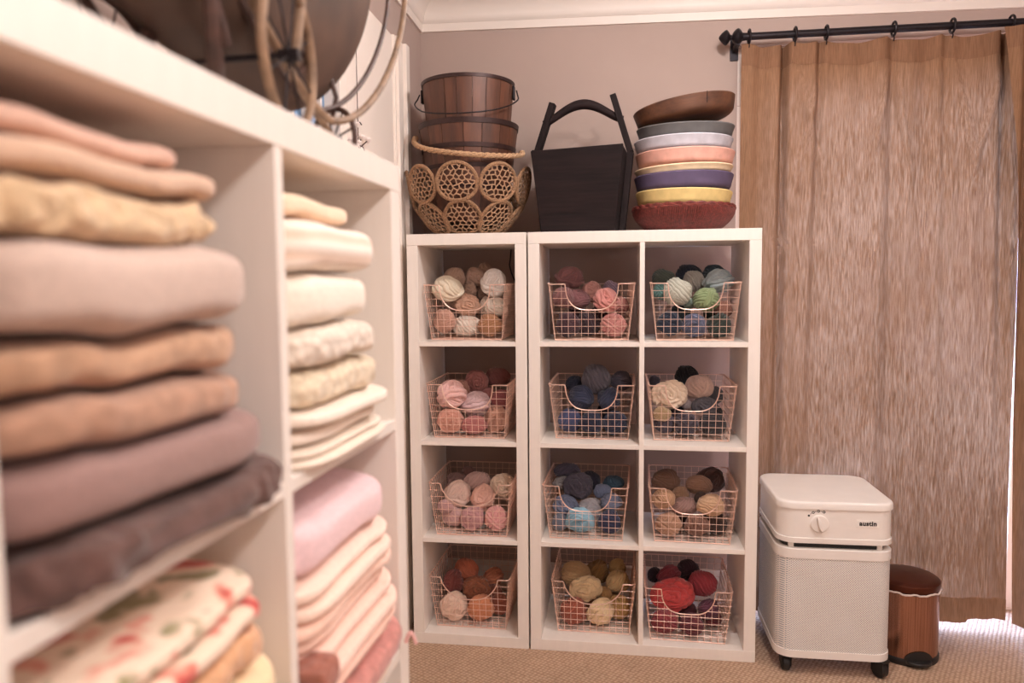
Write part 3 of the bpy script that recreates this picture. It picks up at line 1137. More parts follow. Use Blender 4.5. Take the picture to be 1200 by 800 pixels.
def bowl_profile(r_top, r_mid, r_base, h, th, inner):
    """outer wall from base to rim, over the rim and down inside to a shallow floor"""
    p = [(0.0, 0.0), (r_base * 0.9, 0.0), (r_base, 0.004)]
    for i in range(1, 9):
        t = i / 8
        p.append((r_base + (r_mid - r_base) * math.sin(t * PI / 2) ** 0.9, 0.004 + h * 0.42 * (1 - math.cos(t * PI / 2))))
    p += [(r_mid + (r_top - r_mid) * 0.6, h * 0.75), (r_top, h - 0.004), (r_top - th * 0.3, h), (r_top - th * 0.8, h), (r_top - th, h - 0.004)]
    for i in range(1, 7):
        t = i / 6
        p.append(((r_top - th) * math.cos(t * PI / 2 * 0.98), h - 0.004 - inner * math.sin(t * PI / 2)))
    p.append((0.0, h - 0.004 - inner))
    return p


M_BOWL = {}
BOWLS = [
    # z of the rim's near edge, radius, colour, roughness, tilt x, tilt y, dx, words
    (1.611, 0.168, (226, 200, 134), 'butter yellow painted bowl on top of the red wicker basket', 0.0, 0.015, 0.0),
    (1.668, 0.172, (88, 76, 104), 'purple painted bowl above the yellow one', 0.0, -0.01, 0.0),
    (1.695, 0.171, (236, 212, 176), 'cream painted bowl between the purple and the pink one', 0.0, -0.035, 0.0),
    (1.746, 0.172, (222, 168, 152), 'salmon pink painted bowl between the cream and the pale grey one', 0.0, -0.01, 0.004),
    (1.791, 0.171, (190, 188, 196), 'pale grey painted bowl under the dark grey one', 0.0, -0.015, -0.002),
    (1.836, 0.169, (92, 90, 90), 'dark grey painted bowl under the wooden one', 0.0, -0.06, 0.004),
]
BX, BY = 0.960, 0.195
# red wicker basket at the bottom
wb = thing('wicker_basket', 'round dark red wicker basket at the bottom of the bowl stack', 'basket', (BX, BY, ZT), 0)
M_WICK = plain('red_wicker', (112, 50, 44), 0.5, vary=0.3, scale=(120, 120, 120), bump=0.3)
RB0, RB1, HB = 0.112, 0.177, 0.082


def wick_r(t):
    return RB0 + (RB1 - RB0) * math.sin(t * PI / 2) ** 0.8


MB().lathe([(0, 0.0), (RB0 - 0.006, 0.0)] + [(wick_r(t / 10) - 0.006, HB * t / 10) for t in range(11)] + [(wick_r(1) - 0.014, HB), (wick_r(0.4) - 0.016, HB * 0.45), (0, HB * 0.4)], 60).build('basket_body', M_WICK, wb)
for k in range(150):
    a0 = 2 * PI * k / 150
    sl = 0.05
    pts = []
    for t in range(6):
        q = t / 5
        rr = wick_r(q)
        a = a0 + sl * q
        pts.append((rr * math.cos(a), rr * math.sin(a), 0.004 + (HB - 0.006) * q))
    MB().tube(pts, 0.0036, 5).build('wicker_strand', M_WICK, wb)
rimb = MB()
for j, (rr, zz) in enumerate(((RB1 - 0.002, HB), (RB1 - 0.004, HB + 0.006))):
    pts = []
    for k in range(120):
        a = 2 * PI * k / 120
        w_ = 0.0025 * math.sin(k * 1.5 + j * 2)
        pts.append(((rr + w_) * math.cos(a), (rr + w_) * math.sin(a), zz + 0.002 * math.cos(k * 1.5 + j * 2)))
    rimb.tube(pts, 0.0055, 6, closed=True)
rimb.build('braided_rim', M_WICK, wb)

zprev = ZT + HB + 0.006
for i, (zr, rad, col, words, tx, ty, dx) in enumerate(BOWLS):
    h = zr - zprev + 0.007
    base_z = zprev - 0.007
    m = plain('bowl_paint_%d' % i, col, 0.7, vary=0.07, scale=(30, 30, 30), bump=0.15)
    b = MB().lathe(bowl_profile(rad, rad * 0.955, rad - 0.040, h, 0.010, 0.022), 72)
    o = b.build('painted_bowl', m)
    o.location = (BX + dx, BY, base_z + 0.0)
    o.rotation_euler = (tx, ty, 0.3 * i)
    tag(o, words, 'bowl', 'stack of round bowls')
    zprev = zr
# wooden bowl on top: thick, tilted
M_DARKWOOD = wood('bowl_wood', (52, 30, 22), (112, 72, 48), 'X', 10, 0.55)
wbowl = thing('wooden_bowl', 'dark brown wooden bowl, tilted, on top of the bowl stack', 'bowl', (BX + 0.008, BY, zprev + 0.006), 0)
MB().lathe(bowl_profile(0.176, 0.168, 0.090, 0.074, 0.012, 0.03), 72).build('bowl_body', M_DARKWOOD, wbowl)
crk = MB()
crk.tube([(0.063, -0.1648, 0.0745), (0.061, -0.1640, 0.062), (0.059, -0.161, 0.045), (0.057, -0.150, 0.025)], 0.0013, 5)
crk.build('crack', plain('crack_dark', (24, 14, 12), 0.9), wbowl)
wbowl.rotation_euler = (0.02, -0.15, 0)

# dark square wooden bucket with a yoke handle
M_OLD = wood('old_black_wood', (14, 8, 10), (40, 28, 28), 'Z', 16, 0.75)
M_OLDX = wood('old_black_wood_across', (14, 8, 10), (42, 29, 29), 'X', 16, 0.75)
sq = thing('square_bucket', 'tall black square wooden bucket with an arched handle', 'bucket', (0.605, 0.19, ZT), -0.10)
HT, WTt, WBb = 0.285, 0.158, 0.128
PT = 0.016


def board(p0, p1, p2, p3, nrm):
    b = MB()
    n = Vector(nrm).normalized() * PT
    v = [Vector(p) for p in (p0, p1, p2, p3)]
    b.add(v + [p - n for p in v], [(0, 1, 2, 3), (7, 6, 5, 4), (0, 4, 5, 1), (1, 5, 6, 2), (2, 6, 7, 3), (3, 7, 4, 0)])
    return b


for nm, rot in (('front_board', 0), ('right_board', 1), ('back_board', 2), ('left_board', 3)):
    R_ = Matrix.Rotation(rot * PI / 2, 3, 'Z')
    e = 0.0 if rot % 2 == 0 else -PT
    q = [R_ @ Vector(p) for p in ((-WBb - e, -WBb, 0.0), (WBb + e, -WBb, 0.0), (WTt + e, -WTt, HT), (-WTt - e, -WTt, HT))]
    if rot == 0:
        q[2].z += 0.004
        q[3].z -= 0.006
    board(*q, R_ @ Vector((0, -1, 0))).build(nm, M_OLDX if rot % 2 == 0 else M_OLD, sq, bevel=0.002)
boxpart('base_board', M_OLD, sq, -WBb + PT + 0.002, WBb - PT - 0.002, -WBb + PT + 0.002, WBb - PT - 0.002, 0.004, 0.02)
for s in (-1, 1):
    pst = MB()
    top = Vector((s * 0.108, 0, 0.475 + (0.012 if s > 0 else -0.004)))
    bot = Vector((s * (WBb + 0.012), 0, 0.0))
    mid_ = Vector((s * (WTt + 0.012), 0, HT))
    for a_, b_ in ((bot, mid_), (mid_, top)):
        d = (b_ - a_).normalized()
        sx = Vector((0, 1, 0)).cross(d).normalized() * 0.011
        sy = Vector((0, 0.020, 0))
        vs = []
        for p in (a_, b_):
            vs += [p - sx - sy, p + sx - sy, p + sx + sy, p - sx + sy]
        pst.add(vs, [(0, 3, 2, 1), (4, 5, 6, 7), (0, 1, 5, 4), (1, 2, 6, 5), (2, 3, 7, 6), (3, 0, 4, 7)])
    pst.build('post', M_OLD, sq, bevel=0.002)
yk = MB()
pts, rad = [], []
for k in range(25):
    t = k / 24
    x = -0.142 + 0.284 * t
    z = 0.400 + 0.062 * math.cos(x / 0.145 * PI / 2) ** 1.4
    pts.append((x, 0, z))
    rad.append(0.013 + 0.005 * math.exp(-(x / 0.07) ** 2))
yk.tube(pts, rad, 10)
yk.build('yoke_handle', M_OLDX, sq)

# rope-ring basket, with the two nested stave buckets standing in it
RC = (0.185, 0.20)
rb = thing('rope_basket', 'openwork rope basket of netted rings holding the wooden buckets', 'basket', (RC[0], RC[1], ZT), 0)
M_CORD = plain('net_cord', (168, 134, 106), 0.9, vary=0.15, scale=(200, 200, 200))


def bowl_pt(th, s):
    """s = arc length up the wall from the base edge; bowl profile as a smooth curve"""
    t = s / 0.30
    rr = 0.105 + 0.122 * math.sin(min(t, 1.15) * PI / 2) ** 0.85
    zz = 0.006 + 0.230 * t ** 1.25
    return Vector((rr * math.cos(th), rr * math.sin(th), zz))


def ring_on_bowl(th0, s0, ru, rv, parent, seed):
    """a rope ring laid on the bowl wall with an irregular net inside"""
    def at(x, y):
        s = s0 + y * rv
        rr = bowl_pt(0, max(s, 0.001)).x
        return bowl_pt(th0 + x * ru / rr, max(s, 0.001))
    pts = [at(math.cos(2 * PI * k / 36), math.sin(2 * PI * k / 36)) for k in range(36)]
    ring = MB().tube(pts, 0.0068, 7, closed=True).build('rope_ring', M_SEA, parent)
    g = random.Random(seed)
    net = MB()
    # honeycomb-like net with jitter
    a = 0.235
    nodes = {}

    def node(i, j, k):
        key = (i, j, k)
        if key not in nodes:
            x = (i + j * 0.5) * a * 1.732 * 0.72
            y = j * a * 1.5 * 0.72 + (a * 0.72 if k else 0)
            nodes[key] = (x + g.uniform(-.06, .06), y - 0.1 + g.uniform(-.06, .06))
        return nodes[key]
    for i in range(-5, 6):
        for j in range(-5, 6):
            A = node(i, j, 0)
            for B in (node(i, j, 1), node(i, j - 1, 1), node(i + 1, j - 1, 1)):
                la, lb = math.hypot(*A), math.hypot(*B)
                if la > 1 and lb > 1:
                    continue
                P_, Q_ = A, B
                if lb > 1:
                    f = (1 - la) / max(lb - la, 1e-6)
                    Q_ = (A[0] + (B[0] - A[0]) * f, A[1] + (B[1] - A[1]) * f)
                elif la > 1:
                    f = (1 - lb) / max(la - lb, 1e-6)
                    P_ = (B[0] + (A[0] - B[0]) * f, B[1] + (A[1] - B[1]) * f)
                net.tube([at(*P_), at(*Q_)], 0.0026, 5)
    n = net.build('netting', M_CORD, ring)
    n['kind'] = 'stuff'


for k in range(9):
    ring_on_bowl(2 * PI * (k + 0.5) / 9 - PI / 2 - 0.35, 0.232, 0.072, 0.070, rb, k)
for k in range(8):
    ring_on_bowl(2 * PI * k / 8 - PI / 2 + 0.05, 0.085, 0.066, 0.078, rb, 50 + k)
MB().lathe([(0, 0.0), (0.108, 0.0), (0.112, 0.006), (0.108, 0.012), (0, 0.012)], 36).build('base_disc', M_SEA, rb)

M_STAVE = wood('stave_wood', (56, 32, 24), (110, 68, 48), 'Z', 12, 0.5)


def stave_bucket(label, z, h, rb_, rt, nst, hoops, seed, dy=0.0):
    t = thing('stave_bucket', label, 'bucket', (RC[0] + 0.002, RC[1], z), 0.1 * seed)
    g = random.Random(seed)
    cuts = [0]
    for k in range(nst):
        cuts.append(cuts[-1] + g.uniform(0.7, 1.3))
    tot = cuts[-1]
    th = 0.013
    for k in range(nst):
        a0, a1 = 2 * PI * cuts[k] / tot + 0.006, 2 * PI * cuts[k + 1] / tot - 0.006
        b = MB()
        vs = []
        n = 4
        dr = g.uniform(-0.0008, 0.0008)
        for zz, rr in ((0, rb_), (h, rt)):
            for off in (0, -th):
                for i in range(n + 1):
                    a = a0 + (a1 - a0) * i / n
                    vs.append(((rr + off + dr) * math.cos(a), (rr + off + dr) * math.sin(a), zz))
        m = n + 1
        fs = []
        for i in range(n):
            fs.append((i, i + 1, 2 * m + i + 1, 2 * m + i))
            fs.append((m + i + 1, m + i, 3 * m + i, 3 * m + i + 1))
            fs.append((2 * m + i, 2 * m + i + 1, 3 * m + i + 1, 3 * m + i))
            fs.append((i + 1, i, m + i, m + i + 1))
        fs.append((0, 2 * m, 3 * m, m))
        fs.append((n, m + n, 3 * m + n, 2 * m + n))
        b.add(vs, fs).build('stave', M_STAVE, t)
    MB().lathe([(0, 0.004), (rb_ - 0.014, 0.004), (rb_ - 0.014, 0.016), (0, 0.016)], 36).build('bottom_board', M_STAVE, t)
    for (z0, z1, m) in hoops:
        r0 = rb_ + (rt - rb_) * z0 / h + 0.001
        r1 = rb_ + (rt - rb_) * z1 / h + 0.001
        MB().lathe([(r0, z0), (r0 + 0.0022, z0), (r1 + 0.0022, z1), (r1, z1)], 64, closed=True).build('hoop', m, t)
    return t


HOOP_W = plain('hoop_metal', (58, 40, 38), 0.45, 0.5, vary=0.15, scale=(60, 60, 60))
LOWZ = ZT + 0.044
low = stave_bucket('lower wooden stave bucket with a rope handle, standing in the rope basket', LOWZ, 0.352, 0.134, 0.181, 17,
                   [(0.336, 0.354, HOOP_W), (0.256, 0.272, HOOP_W), (0.12, 0.135, HOOP_W), (0.19, 0.204, HOOP_W)], 3)
upz = LOWZ + 0.1685
up = stave_bucket('upper wooden stave bucket with a wire handle, nested in the lower bucket', upz, 0.335, 0.138, 0.168, 17,
                  [(0.325, 0.337, HOOP_W), (0.06, 0.075, HOOP_W)], 5)
# wire bail of the upper bucket, hanging down in front
for s in (-1, 1):
    e = MB()
    e.box(-0.010, 0.010, -0.004, 0.004, -0.030, 0.018, Matrix.Translation((s * 0.170, -0.01, 0.305)) @ Matrix.Rotation(PI / 2, 4, 'Z'))
    eo = e.build('bail_ear', M_IRON, up, bevel=0.002)
up.rotation_euler = (0, 0, 0)
low.rotation_euler = (0, 0, 0)
pts = []
for k in range(49):
    t = k / 48
    a = PI + PI * t
    droop = math.sin(PI * t)
    ex = 0.014 + 0.006 * math.sin(PI * t)
    if t < 0.06 or t > 0.94:
        ex += 0.016 * math.sin(min(t, 1 - t) / 0.06 * PI / 2)
    else:
        ex += 0.016 * max(0, 1 - (min(t, 1 - t) - 0.06) / 0.2)
    zz = 0.308 - 0.114 * droop ** 0.6
    rr = 0.138 + 0.030 * zz / 0.335 + ex
    if 0.2 < t < 0.8:
        rr = max(rr, 0.180 + 0.006 * math.sin(PI * t))
    pts.append((rr * math.cos(a), rr * math.sin(a) - 0.01, zz))
MB().tube(pts, 0.0026, 6).build('wire_bail', M_IRON, up)
# twisted rope handle of the lower bucket
path = []
for k in range(90):
    t = k / 89
    a = PI + 0.05 + (PI - 0.10) * t
    zz = 0.322 * (1 - t) ** 2 + 2 * t * (1 - t) * 0.168 + 0.25 * t * t
    rr = 0.200
    path.append(Vector((rr * math.cos(a), rr * math.sin(a), zz)))
hp = thing if False else None
rope = MB()
for st in range(3):
    strand = []
    for i, p in enumerate(path):
        tdir = (path[min(i + 1, 89)] - path[max(i - 1, 0)]).normalized()
        side = tdir.cross(Vector((0, 0, 1))).normalized()
        upv = side.cross(tdir)
        an = i * 0.62 + st * 2 * PI / 3
        strand.append(p + side * math.cos(an) * 0.0046 + upv * math.sin(an) * 0.0046)
    rope.tube(strand, 0.0056, 6)
rope.build('rope_handle', M_ROPE, low)
for s, z in ((-1, 0.318), (1, 0.252)):
    kn = MB()
    kn.lathe([(0.0, -0.012), (0.009, -0.010), (0.012, 0.0), (0.009, 0.010), (0.0, 0.012)], 14, Matrix.Translation((s * 0.198, -0.012, z)))
    kn.build('rope_knot', M_ROPE, low)

# ------------------------------------------------------------------ curtain on its rod
YC_T, YC_B = 0.405, 0.365
ZR = 2.205
M_CURT = curtain_mat('curtain_linen', 1.0)
M_CURT_HEAD = curtain_mat('curtain_heading', 0.05, (132, 98, 76))
M_CURT_HEM = curtain_mat('curtain_hem', 0.16, (138, 104, 80))
RINGX = [1.213, 1.377, 1.487, 1.720, 1.918, 2.113]


def curtain_y(x, z, x0):
    t = (2.18 - z) / 2.18
    y = YC_T + (YC_B - YC_T) * t
    y += 0.013 * math.sin((x - x0) * 23 + 0.8 * math.sin(z * 2)) * (0.4 + 0.6 * t)
    y += 0.006 * math.sin((x - x0) * 57 + 2.0)
    # soft pleats dropping from the rings
    for rx, wd, am in ((1.345, 0.011, 0.060), (1.47, 0.013, 0.034), (1.72, 0.016, 0.016), (1.255, 0.02, 0.014), (2.06, 0.03, -0.022), (2.10, 0.014, 0.045), (1.30, 0.02, -0.014), (1.90, 0.014, 0.018)):
        fade = 0.35 + 0.65 * math.exp(-t * 1.6)
        xx = x - rx + 0.05 * t * (1 if rx < 1.6 else -1) * 0.5
        y += am * fade * math.exp(-(xx / (wd * (1 + t))) ** 2)
    # diagonal drag wrinkles under the heading
    for rx, sl in ((1.377, 0.55), (1.487, -0.5), (1.918, 0.5), (2.113, -0.6), (1.72, 0.35), (1.72, -0.4)):
        dz = 2.12 - z
        if 0 < dz < 0.5:
            xx = x - rx - sl * dz * 0.45
            y -= 0.012 * math.exp(-(xx / 0.012) ** 2) * math.sin(min(dz / 0.5, 1) * PI)
    return y


def curtain_edge(z):
    return 2.160 - 0.006 * math.exp(-((z - 0.62) / 0.42) ** 4)


def curtain_strip(x0, x1, z0f, z1f, nx, nz, fn):
    fr_, bk = [], []
    for j in range(nz):
        for i in range(nx):
            x = x0 + (x1 - x0) * i / (nx - 1)
            z = z0f(x) + (z1f(x) - z0f(x)) * j / (nz - 1)
            xa = x0 + 0.036 * min(1, max(0, (1.47 - z) / 0.06))
            x = xa + (curtain_edge(z) - xa) * i / (nx - 1)
            y = fn(x, z)
            fr_.append((x, y, z))
    b = MB()
    b.grid(fr_, nx, nz)
    return b


def top_z(x):
    z = 2.178
    best = min(RINGX, key=lambda r: abs(r - x))
    k = sorted(RINGX)
    for a, b_ in zip(k[:-1], k[1:]):
        if a <= x <= b_:
            z -= 0.016 * math.sin(PI * (x - a) / (b_ - a)) * min(1, (b_ - a) / 0.2)
    return z


CX0, CX1 = 1.186, 2.205
cur = thing('curtain', 'brown linen curtain with daylight glowing through, hanging from the black rod', 'curtain', (0, 0, 0), 0)
fn1 = lambda x, z: curtain_y(x, z, CX0)
xl = lambda z: CX0
curtain_strip(CX0, CX1, lambda x: 0.112, lambda x: top_z(x) - 0.078, 180, 70, fn1).build('curtain_panel', M_CURT, cur)
curtain_strip(CX0, CX1, lambda x: top_z(x) - 0.079, top_z, 180, 8, lambda x, z: fn1(x, z) - 0.002).build('heading', M_CURT_HEAD, cur)
curtain_strip(CX0, CX1, lambda x: 0.022 + 0.008 * (x > 2.06) + 0.004 * math.sin(x * 9), lambda x: 0.113, 180, 8, lambda x, z: fn1(x, z) - 0.002).build('hem', M_CURT_HEM, cur)
for rx in RINGX:
    hk = MB()
    pts = [(rx, YC_T + 0.004 + 0.024 * math.sin(2 * PI * k / 20) - 0.006, ZR + 0.003 - 0.004 + 0.024 * math.cos(2 * PI * k / 20)) for k in range(20)]
    ro = MB().tube(pts, 0.0045, 8, closed=True).build('curtain_ring', M_IRON, cur)
    MB().tube([(rx, YC_T - 0.002, ZR - 0.024), (rx, YC_T - 0.008, ZR - 0.034), (rx, YC_T - 0.002, ZR - 0.044)], 0.0022, 6).build('hook', M_IRON, ro)

# second curtain, its folds gathered in front of the first at the right
cur2 = thing('curtain', 'brown curtain gathered in deep folds at the right of the picture', 'curtain', (0, 0, 0), 0)


def fn2(x, z):
    t = (2.18 - z) / 2.18
    return YC_T - 0.05 + 0.030 * math.sin((x - 2.16) * 42 + 1.2) + 0.012 * math.sin(x * 90 + z) - 0.025 * t


def edge2(z):
    t = (2.18 - z) / 2.18
    return 2.06 + 0.075 * (1 - math.exp(-t * 4)) + 0.05 * t


def strip2(za, zb, nz):
    pts = []
    nx = 100
    for j in range(nz):
        z = za + (zb - za) * j / (nz - 1)
        x0 = edge2(z)
        for i in range(nx):
            x = x0 + (2.95 - x0) * i / (nx - 1)
            pts.append((x, fn2(x, z), z))
    return MB().grid(pts, nx, nz)


strip2(0.112, 2.10, 60).build('curtain_panel', M_CURT_HEM, cur2)
strip2(2.099, 2.172, 8).build('heading', M_CURT_HEAD, cur2)
strip2(0.022, 0.113, 8).build('hem', M_CURT_HEM, cur2)
for rx in (2.32, 2.52, 2.72, 2.90):
    pts = [(rx, YC_T - 0.002 + 0.024 * math.sin(2 * PI * k / 20), ZR - 0.001 + 0.024 * math.cos(2 * PI * k / 20)) for k in range(20)]
    MB().tube(pts, 0.0045, 8, closed=True).build('curtain_ring', M_IRON, cur2)

rod = thing('curtain_rod', 'black metal curtain rod with a turned finial below the ceiling moulding', 'curtain rod', (0, YC_T, ZR), 0)
MB().tube([(1.165, 0, 0), (3.1, 0, 0)], 0.0135, 16).build('rod', M_IRON, rod)
fin = [(0.0, -0.052), (0.006, -0.050), (0.018, -0.040), (0.026, -0.030), (0.028, -0.024), (0.020, -0.016), (0.010, -0.010), (0.009, -0.004), (0.020, 0.002), (0.030, 0.012), (0.032, 0.018), (0.026, 0.026), (0.015, 0.034), (0.014, 0.045)]
MB().lathe(fin, 12, Matrix.Translation((1.155, 0, 0)) @ Matrix.Rotation(PI / 2, 4, 'Y')).build('finial', M_IRON, rod)
br = MB()
br.box(1.166, 1.180, -0.01, YB - YC_T - 0.008, -0.030, -0.012)
br.box(1.158, 1.188, YB - YC_T - 0.010, YB - YC_T, -0.06, 0.03)
br.tube([(1.173, 0.017 * math.cos(PI * k / 10), -0.001 + 0.0165 * -math.sin(PI * k / 10)) for k in range(11)], 0.0045, 6)
br.build('bracket', M_IRON, rod)
br = MB()
br.box(3.0, 3.014, -0.01, YB - YC_T - 0.008, -0.030, -0.012)
br.box(2.992, 3.022, YB - YC_T - 0.010, YB - YC_T, -0.06, 0.03)
br.build('bracket', M_IRON, rod)

# ------------------------------------------------------------------ air purifier
PX0, PX1, PY0, PY1 = 1.248, 1.612, -0.075, 0.290
PCX, PCY = (PX0 + PX1) / 2, (PY0 + PY1) / 2
pur = thing('air_purifier', 'white boxy air purifier on castors between the shelving unit and the copper bin', 'air purifier', (PCX, PCY, 0), 0)
PW = (PX1 - PX0) / 2
M_PERF = perf_mat()


def rr_loop(hw, r, n=8):
    pts = []
    for cx, cy, a0 in ((hw - r, hw - r, 0), (-hw + r, hw - r, PI / 2), (-hw + r, -hw + r, PI), (hw - r, -hw + r, 1.5 * PI)):
        for k in range(n + 1):
            a = a0 + PI / 2 * k / n
            pts.append((cx + r * math.cos(a), cy + r * math.sin(a)))
    return pts


def rr_stack(levels, r=0.055, caps=True):
    """levels: (z, inset)"""
    b = MB()
    pts = []
    for z, ins in levels:
        pts += [(x, y, z) for x, y in rr_loop(PW - ins, r - ins * 0.5)]
    n = 36
    b.grid(pts, n, len(levels), closed_u=True)
    if caps:
        b.add(pts[:n], [tuple(range(n - 1, -1, -1))])
        b.add(pts[-n:], [tuple(range(n))])
    return b


rr_stack([(0.062, 0.004), (0.064, 0.0), (0.088, 0.0), (0.0885, 0.003), (0.398, 0.003), (0.3985, 0.0), (0.428, 0.0), (0.430, 0.004)]).build('body', M_WHITE, pur)
rr_stack([(0.0886, 0.0024), (0.3979, 0.0024)], caps=False).build('perforated_panel', M_PERF, pur)
rr_stack([(0.430, 0.020), (0.449, 0.020)]).build('vent_gap', M_BLACK, pur)
for cx, cy in ((-PW + 0.045, -PW + 0.030), (PW - 0.045, -PW + 0.030), (-PW + 0.03, PW - 0.05), (PW - 0.03, PW - 0.05)):
    boxpart('spacer', M_WHITE, pur, cx - 0.008, cx + 0.008, cy - 0.012, cy + 0.008, 0.429, 0.450)
rr_stack([(0.448, 0.004), (0.450, 0.0), (0.466, 0.0), (0.467, 0.003), (0.560, 0.003), (0.561, 0.003)]).build('control_housing', M_WHITE, pur)
rr_stack([(0.561, 0.001), (0.562, -0.001), (0.579, -0.001), (0.5835, 0.001), (0.586, 0.004), (0.5865, 0.008)]).build('lid', M_WHITE, pur)
# dial
dz, dxp = 0.515, -0.055
rotx = Matrix.Translation((dxp, -PW + 0.003, dz)) @ Matrix.Rotation(PI / 2, 4, 'X')
dial = MB().lathe([(0.0, 0.0), (0.029, 0.0), (0.029, 0.004), (0.026, 0.007), (0.0, 0.007)], 32, rotx).build('dial', M_WHITE, pur)
kb = MB()
kb.lathe([(0.0, 0.006), (0.0062, 0.006), (0.0066, 0.016), (0.0055, 0.020), (0.0, 0.021)], 20, Matrix.Translation((dxp, -PW + 0.003, dz)) @ Matrix.Rotation(math.radians(-18), 4, 'Y') @ Matrix.Diagonal((1.0, 1, 3.7, 1)) @ Matrix.Rotation(PI / 2, 4, 'X'))
kb.build('dial_grip', M_WHITE, dial)
M_INK = plain('black_ink', (24, 22, 22), 0.6)
for i, an in enumerate((142, 118, 94, 70)):
    a = math.radians(an)
    px_, pz_ = dxp + 0.041 * math.cos(a), dz + 0.041 * math.sin(a)
    R_ = Matrix.Translation((px_, -PW + 0.0032, pz_)) @ Matrix.Rotation(PI / 2, 4, 'X')
    if i == 0:
        MB().lathe([(0, 0), (0.0036, 0), (0.0036, 0.0006), (0, 0.0006)], 12, R_).build('dial_mark', M_INK, pur)
    else:
        MB().lathe([(0.0022, 0), (0.0046, 0), (0.0046, 0.0006), (0.0022, 0.0006)], 12, R_, closed=True).build('dial_mark', M_INK, pur)
for an0, an1 in ((133, 126), (110, 102), (86, 78)):
    p = [(dxp + 0.041 * math.cos(math.radians(an)), -PW + 0.0028, dz + 0.041 * math.sin(math.radians(an))) for an in (an0, an1)]
    MB().tube(p, 0.0009, 5).build('dial_mark', M_INK, pur)
# badge with the maker's word
bdx, bdz = 0.094, 0.520
badge = boxpart('badge', plain('badge_white', (246, 240, 234), 0.4), pur, bdx - 0.034, bdx + 0.034, -PW + 0.0015, -PW + 0.003, bdz - 0.0115, bdz + 0.0115)
tc = bpy.data.curves.new('badge_text', 'FONT')
tc.body = 'austin'
tc.align_x = 'CENTER'
tc.align_y = 'CENTER'
tc.size = 0.0205
tc.offset = 0.0009
tc.space_character = 1.08
tc.extrude = 0.0002
to = bpy.data.objects.new('tmp_text', tc)
COL.objects.link(to)
bpy.context.view_layer.update()
tm = bpy.data.meshes.new_from_object(to.evaluated_get(bpy.context.evaluated_depsgraph_get()))
bpy.data.objects.remove(to)
tm.materials.clear()
tm.materials.append(M_INK)
tobj = bpy.data.objects.new('badge_text', tm)
COL.objects.link(tobj)
tobj.parent = badge
tobj.location = (bdx, -PW + 0.0012, bdz)
tobj.rotation_euler = (PI / 2, 0, 0)
# castors
for cx, cy, ra in ((-PW + 0.040, -PW + 0.045, 0.0), (PW - 0.030, -PW + 0.030, 0.6), (-PW + 0.045, PW - 0.045, 0.2), (PW - 0.045, PW - 0.045, 0.9)):
    m4 = Matrix.Translation((cx, cy, 0)) @ Matrix.Rotation(ra, 4, 'Z')
    b = MB()
    b.lathe([(0.0, -0.012), (0.023, -0.012), (0.026, -0.009), (0.026, 0.009), (0.023, 0.012), (0.0, 0.012)], 24, m4 @ Matrix.Translation((0, 0, 0.0262)) @ Matrix.Rotation(PI / 2, 4, 'Y'))
    wheel = b.build('castor', M_BLACK, pur)
    b = MB()
    b.box(-0.016, -0.0125, -0.022, 0.022, 0.02, 0.056, m4)
    b.box(0.0125, 0.016, -0.022, 0.022, 0.02, 0.056, m4)
    b.box(-0.018, 0.018, -0.024, 0.024, 0.054, 0.0625, m4)
    b.build('castor_fork', M_BLACK, wheel, bevel=0.002)

# ------------------------------------------------------------------ copper step bin
k = NT('brushed_copper')
v = k.coord((220, 220, 3))
nz = k.n('ShaderNodeTexNoise', i_Scale=1.0, i_Detail=3.0)
k.l(v, nz.inputs['Vector'])
k.l(k.ramp(nz.outputs[0], [(0.3, lin((150, 110, 92))), (0.7, lin((190, 148, 128)))]), k.b.inputs['Base Color'])
k.b.inputs['Metallic'].default_value = 0.95
k.b.inputs['Roughness'].default_value = 0.27
M_BRUSH = k.m
BR = 0.105
binx, biny = 1.722, 0.140
bn = thing('step_bin', 'brushed copper step bin with a black pedal beside the air purifier', 'waste bin', (binx, biny, 0), 0.12)
MB().lathe([(0.0, 0.022), (BR, 0.022), (BR, 0.243), (BR - 0.004, 0.246), (BR - 0.004, 0.03)], 64).build('bin_body', M_BRUSH, bn)
MB().lathe([(0.0, 0.0), (BR + 0.002, 0.0), (BR + 0.004, 0.004), (BR + 0.004, 0.018), (BR + 0.001, 0.024), (0.0, 0.024)], 64).build('base_ring', M_BLACK, bn)
lid = MB().lathe([(BR + 0.001, 0.251), (BR + 0.002, 0.254), (BR + 0.002, 0.272), (BR - 0.004, 0.277), (BR - 0.02, 0.280), (BR * 0.5, 0.287), (0.0, 0.290)], 64).build('bin_lid', plain('lid_copper', (96, 56, 44), 0.32, 0.9, vary=0.05), bn)
pts = []
for q in range(80):
    a = 2 * PI * q / 80
    rr = BR + 0.003 + 0.0012 * math.sin(q * 1.3)
    pts.append((rr * math.cos(a), rr * math.sin(a), 0.247 + 0.002 * math.sin(q * 0.9) + 0.001 * math.sin(q * 2.1)))
MB().tube(pts, 0.0032, 6, closed=True).build('liner_edge', plain('liner_plastic', (226, 208, 200), 0.4), bn)
pd = MB()
n = 16
for zz in (0.010, 0.017):
    for q in range(n + 1):
        a = PI + PI * q / n
        pd.v.append((0.042 * math.cos(a), -BR + 0.005 + 0.030 * math.sin(a), zz + (0.004 if zz > 0.012 else 0)))
m = n + 1
pd.f += [tuple(range(m - 1, -1, -1)), tuple(range(m, 2 * m))] + [(i, i + 1, m + i + 1, m + i) for i in range(n)] + [(n, 0, m, m + n)]
pd.build('pedal', plain('pedal_rubber', (34, 32, 32), 0.35), bn, bevel=0.002)
arch = MB()
pts = []
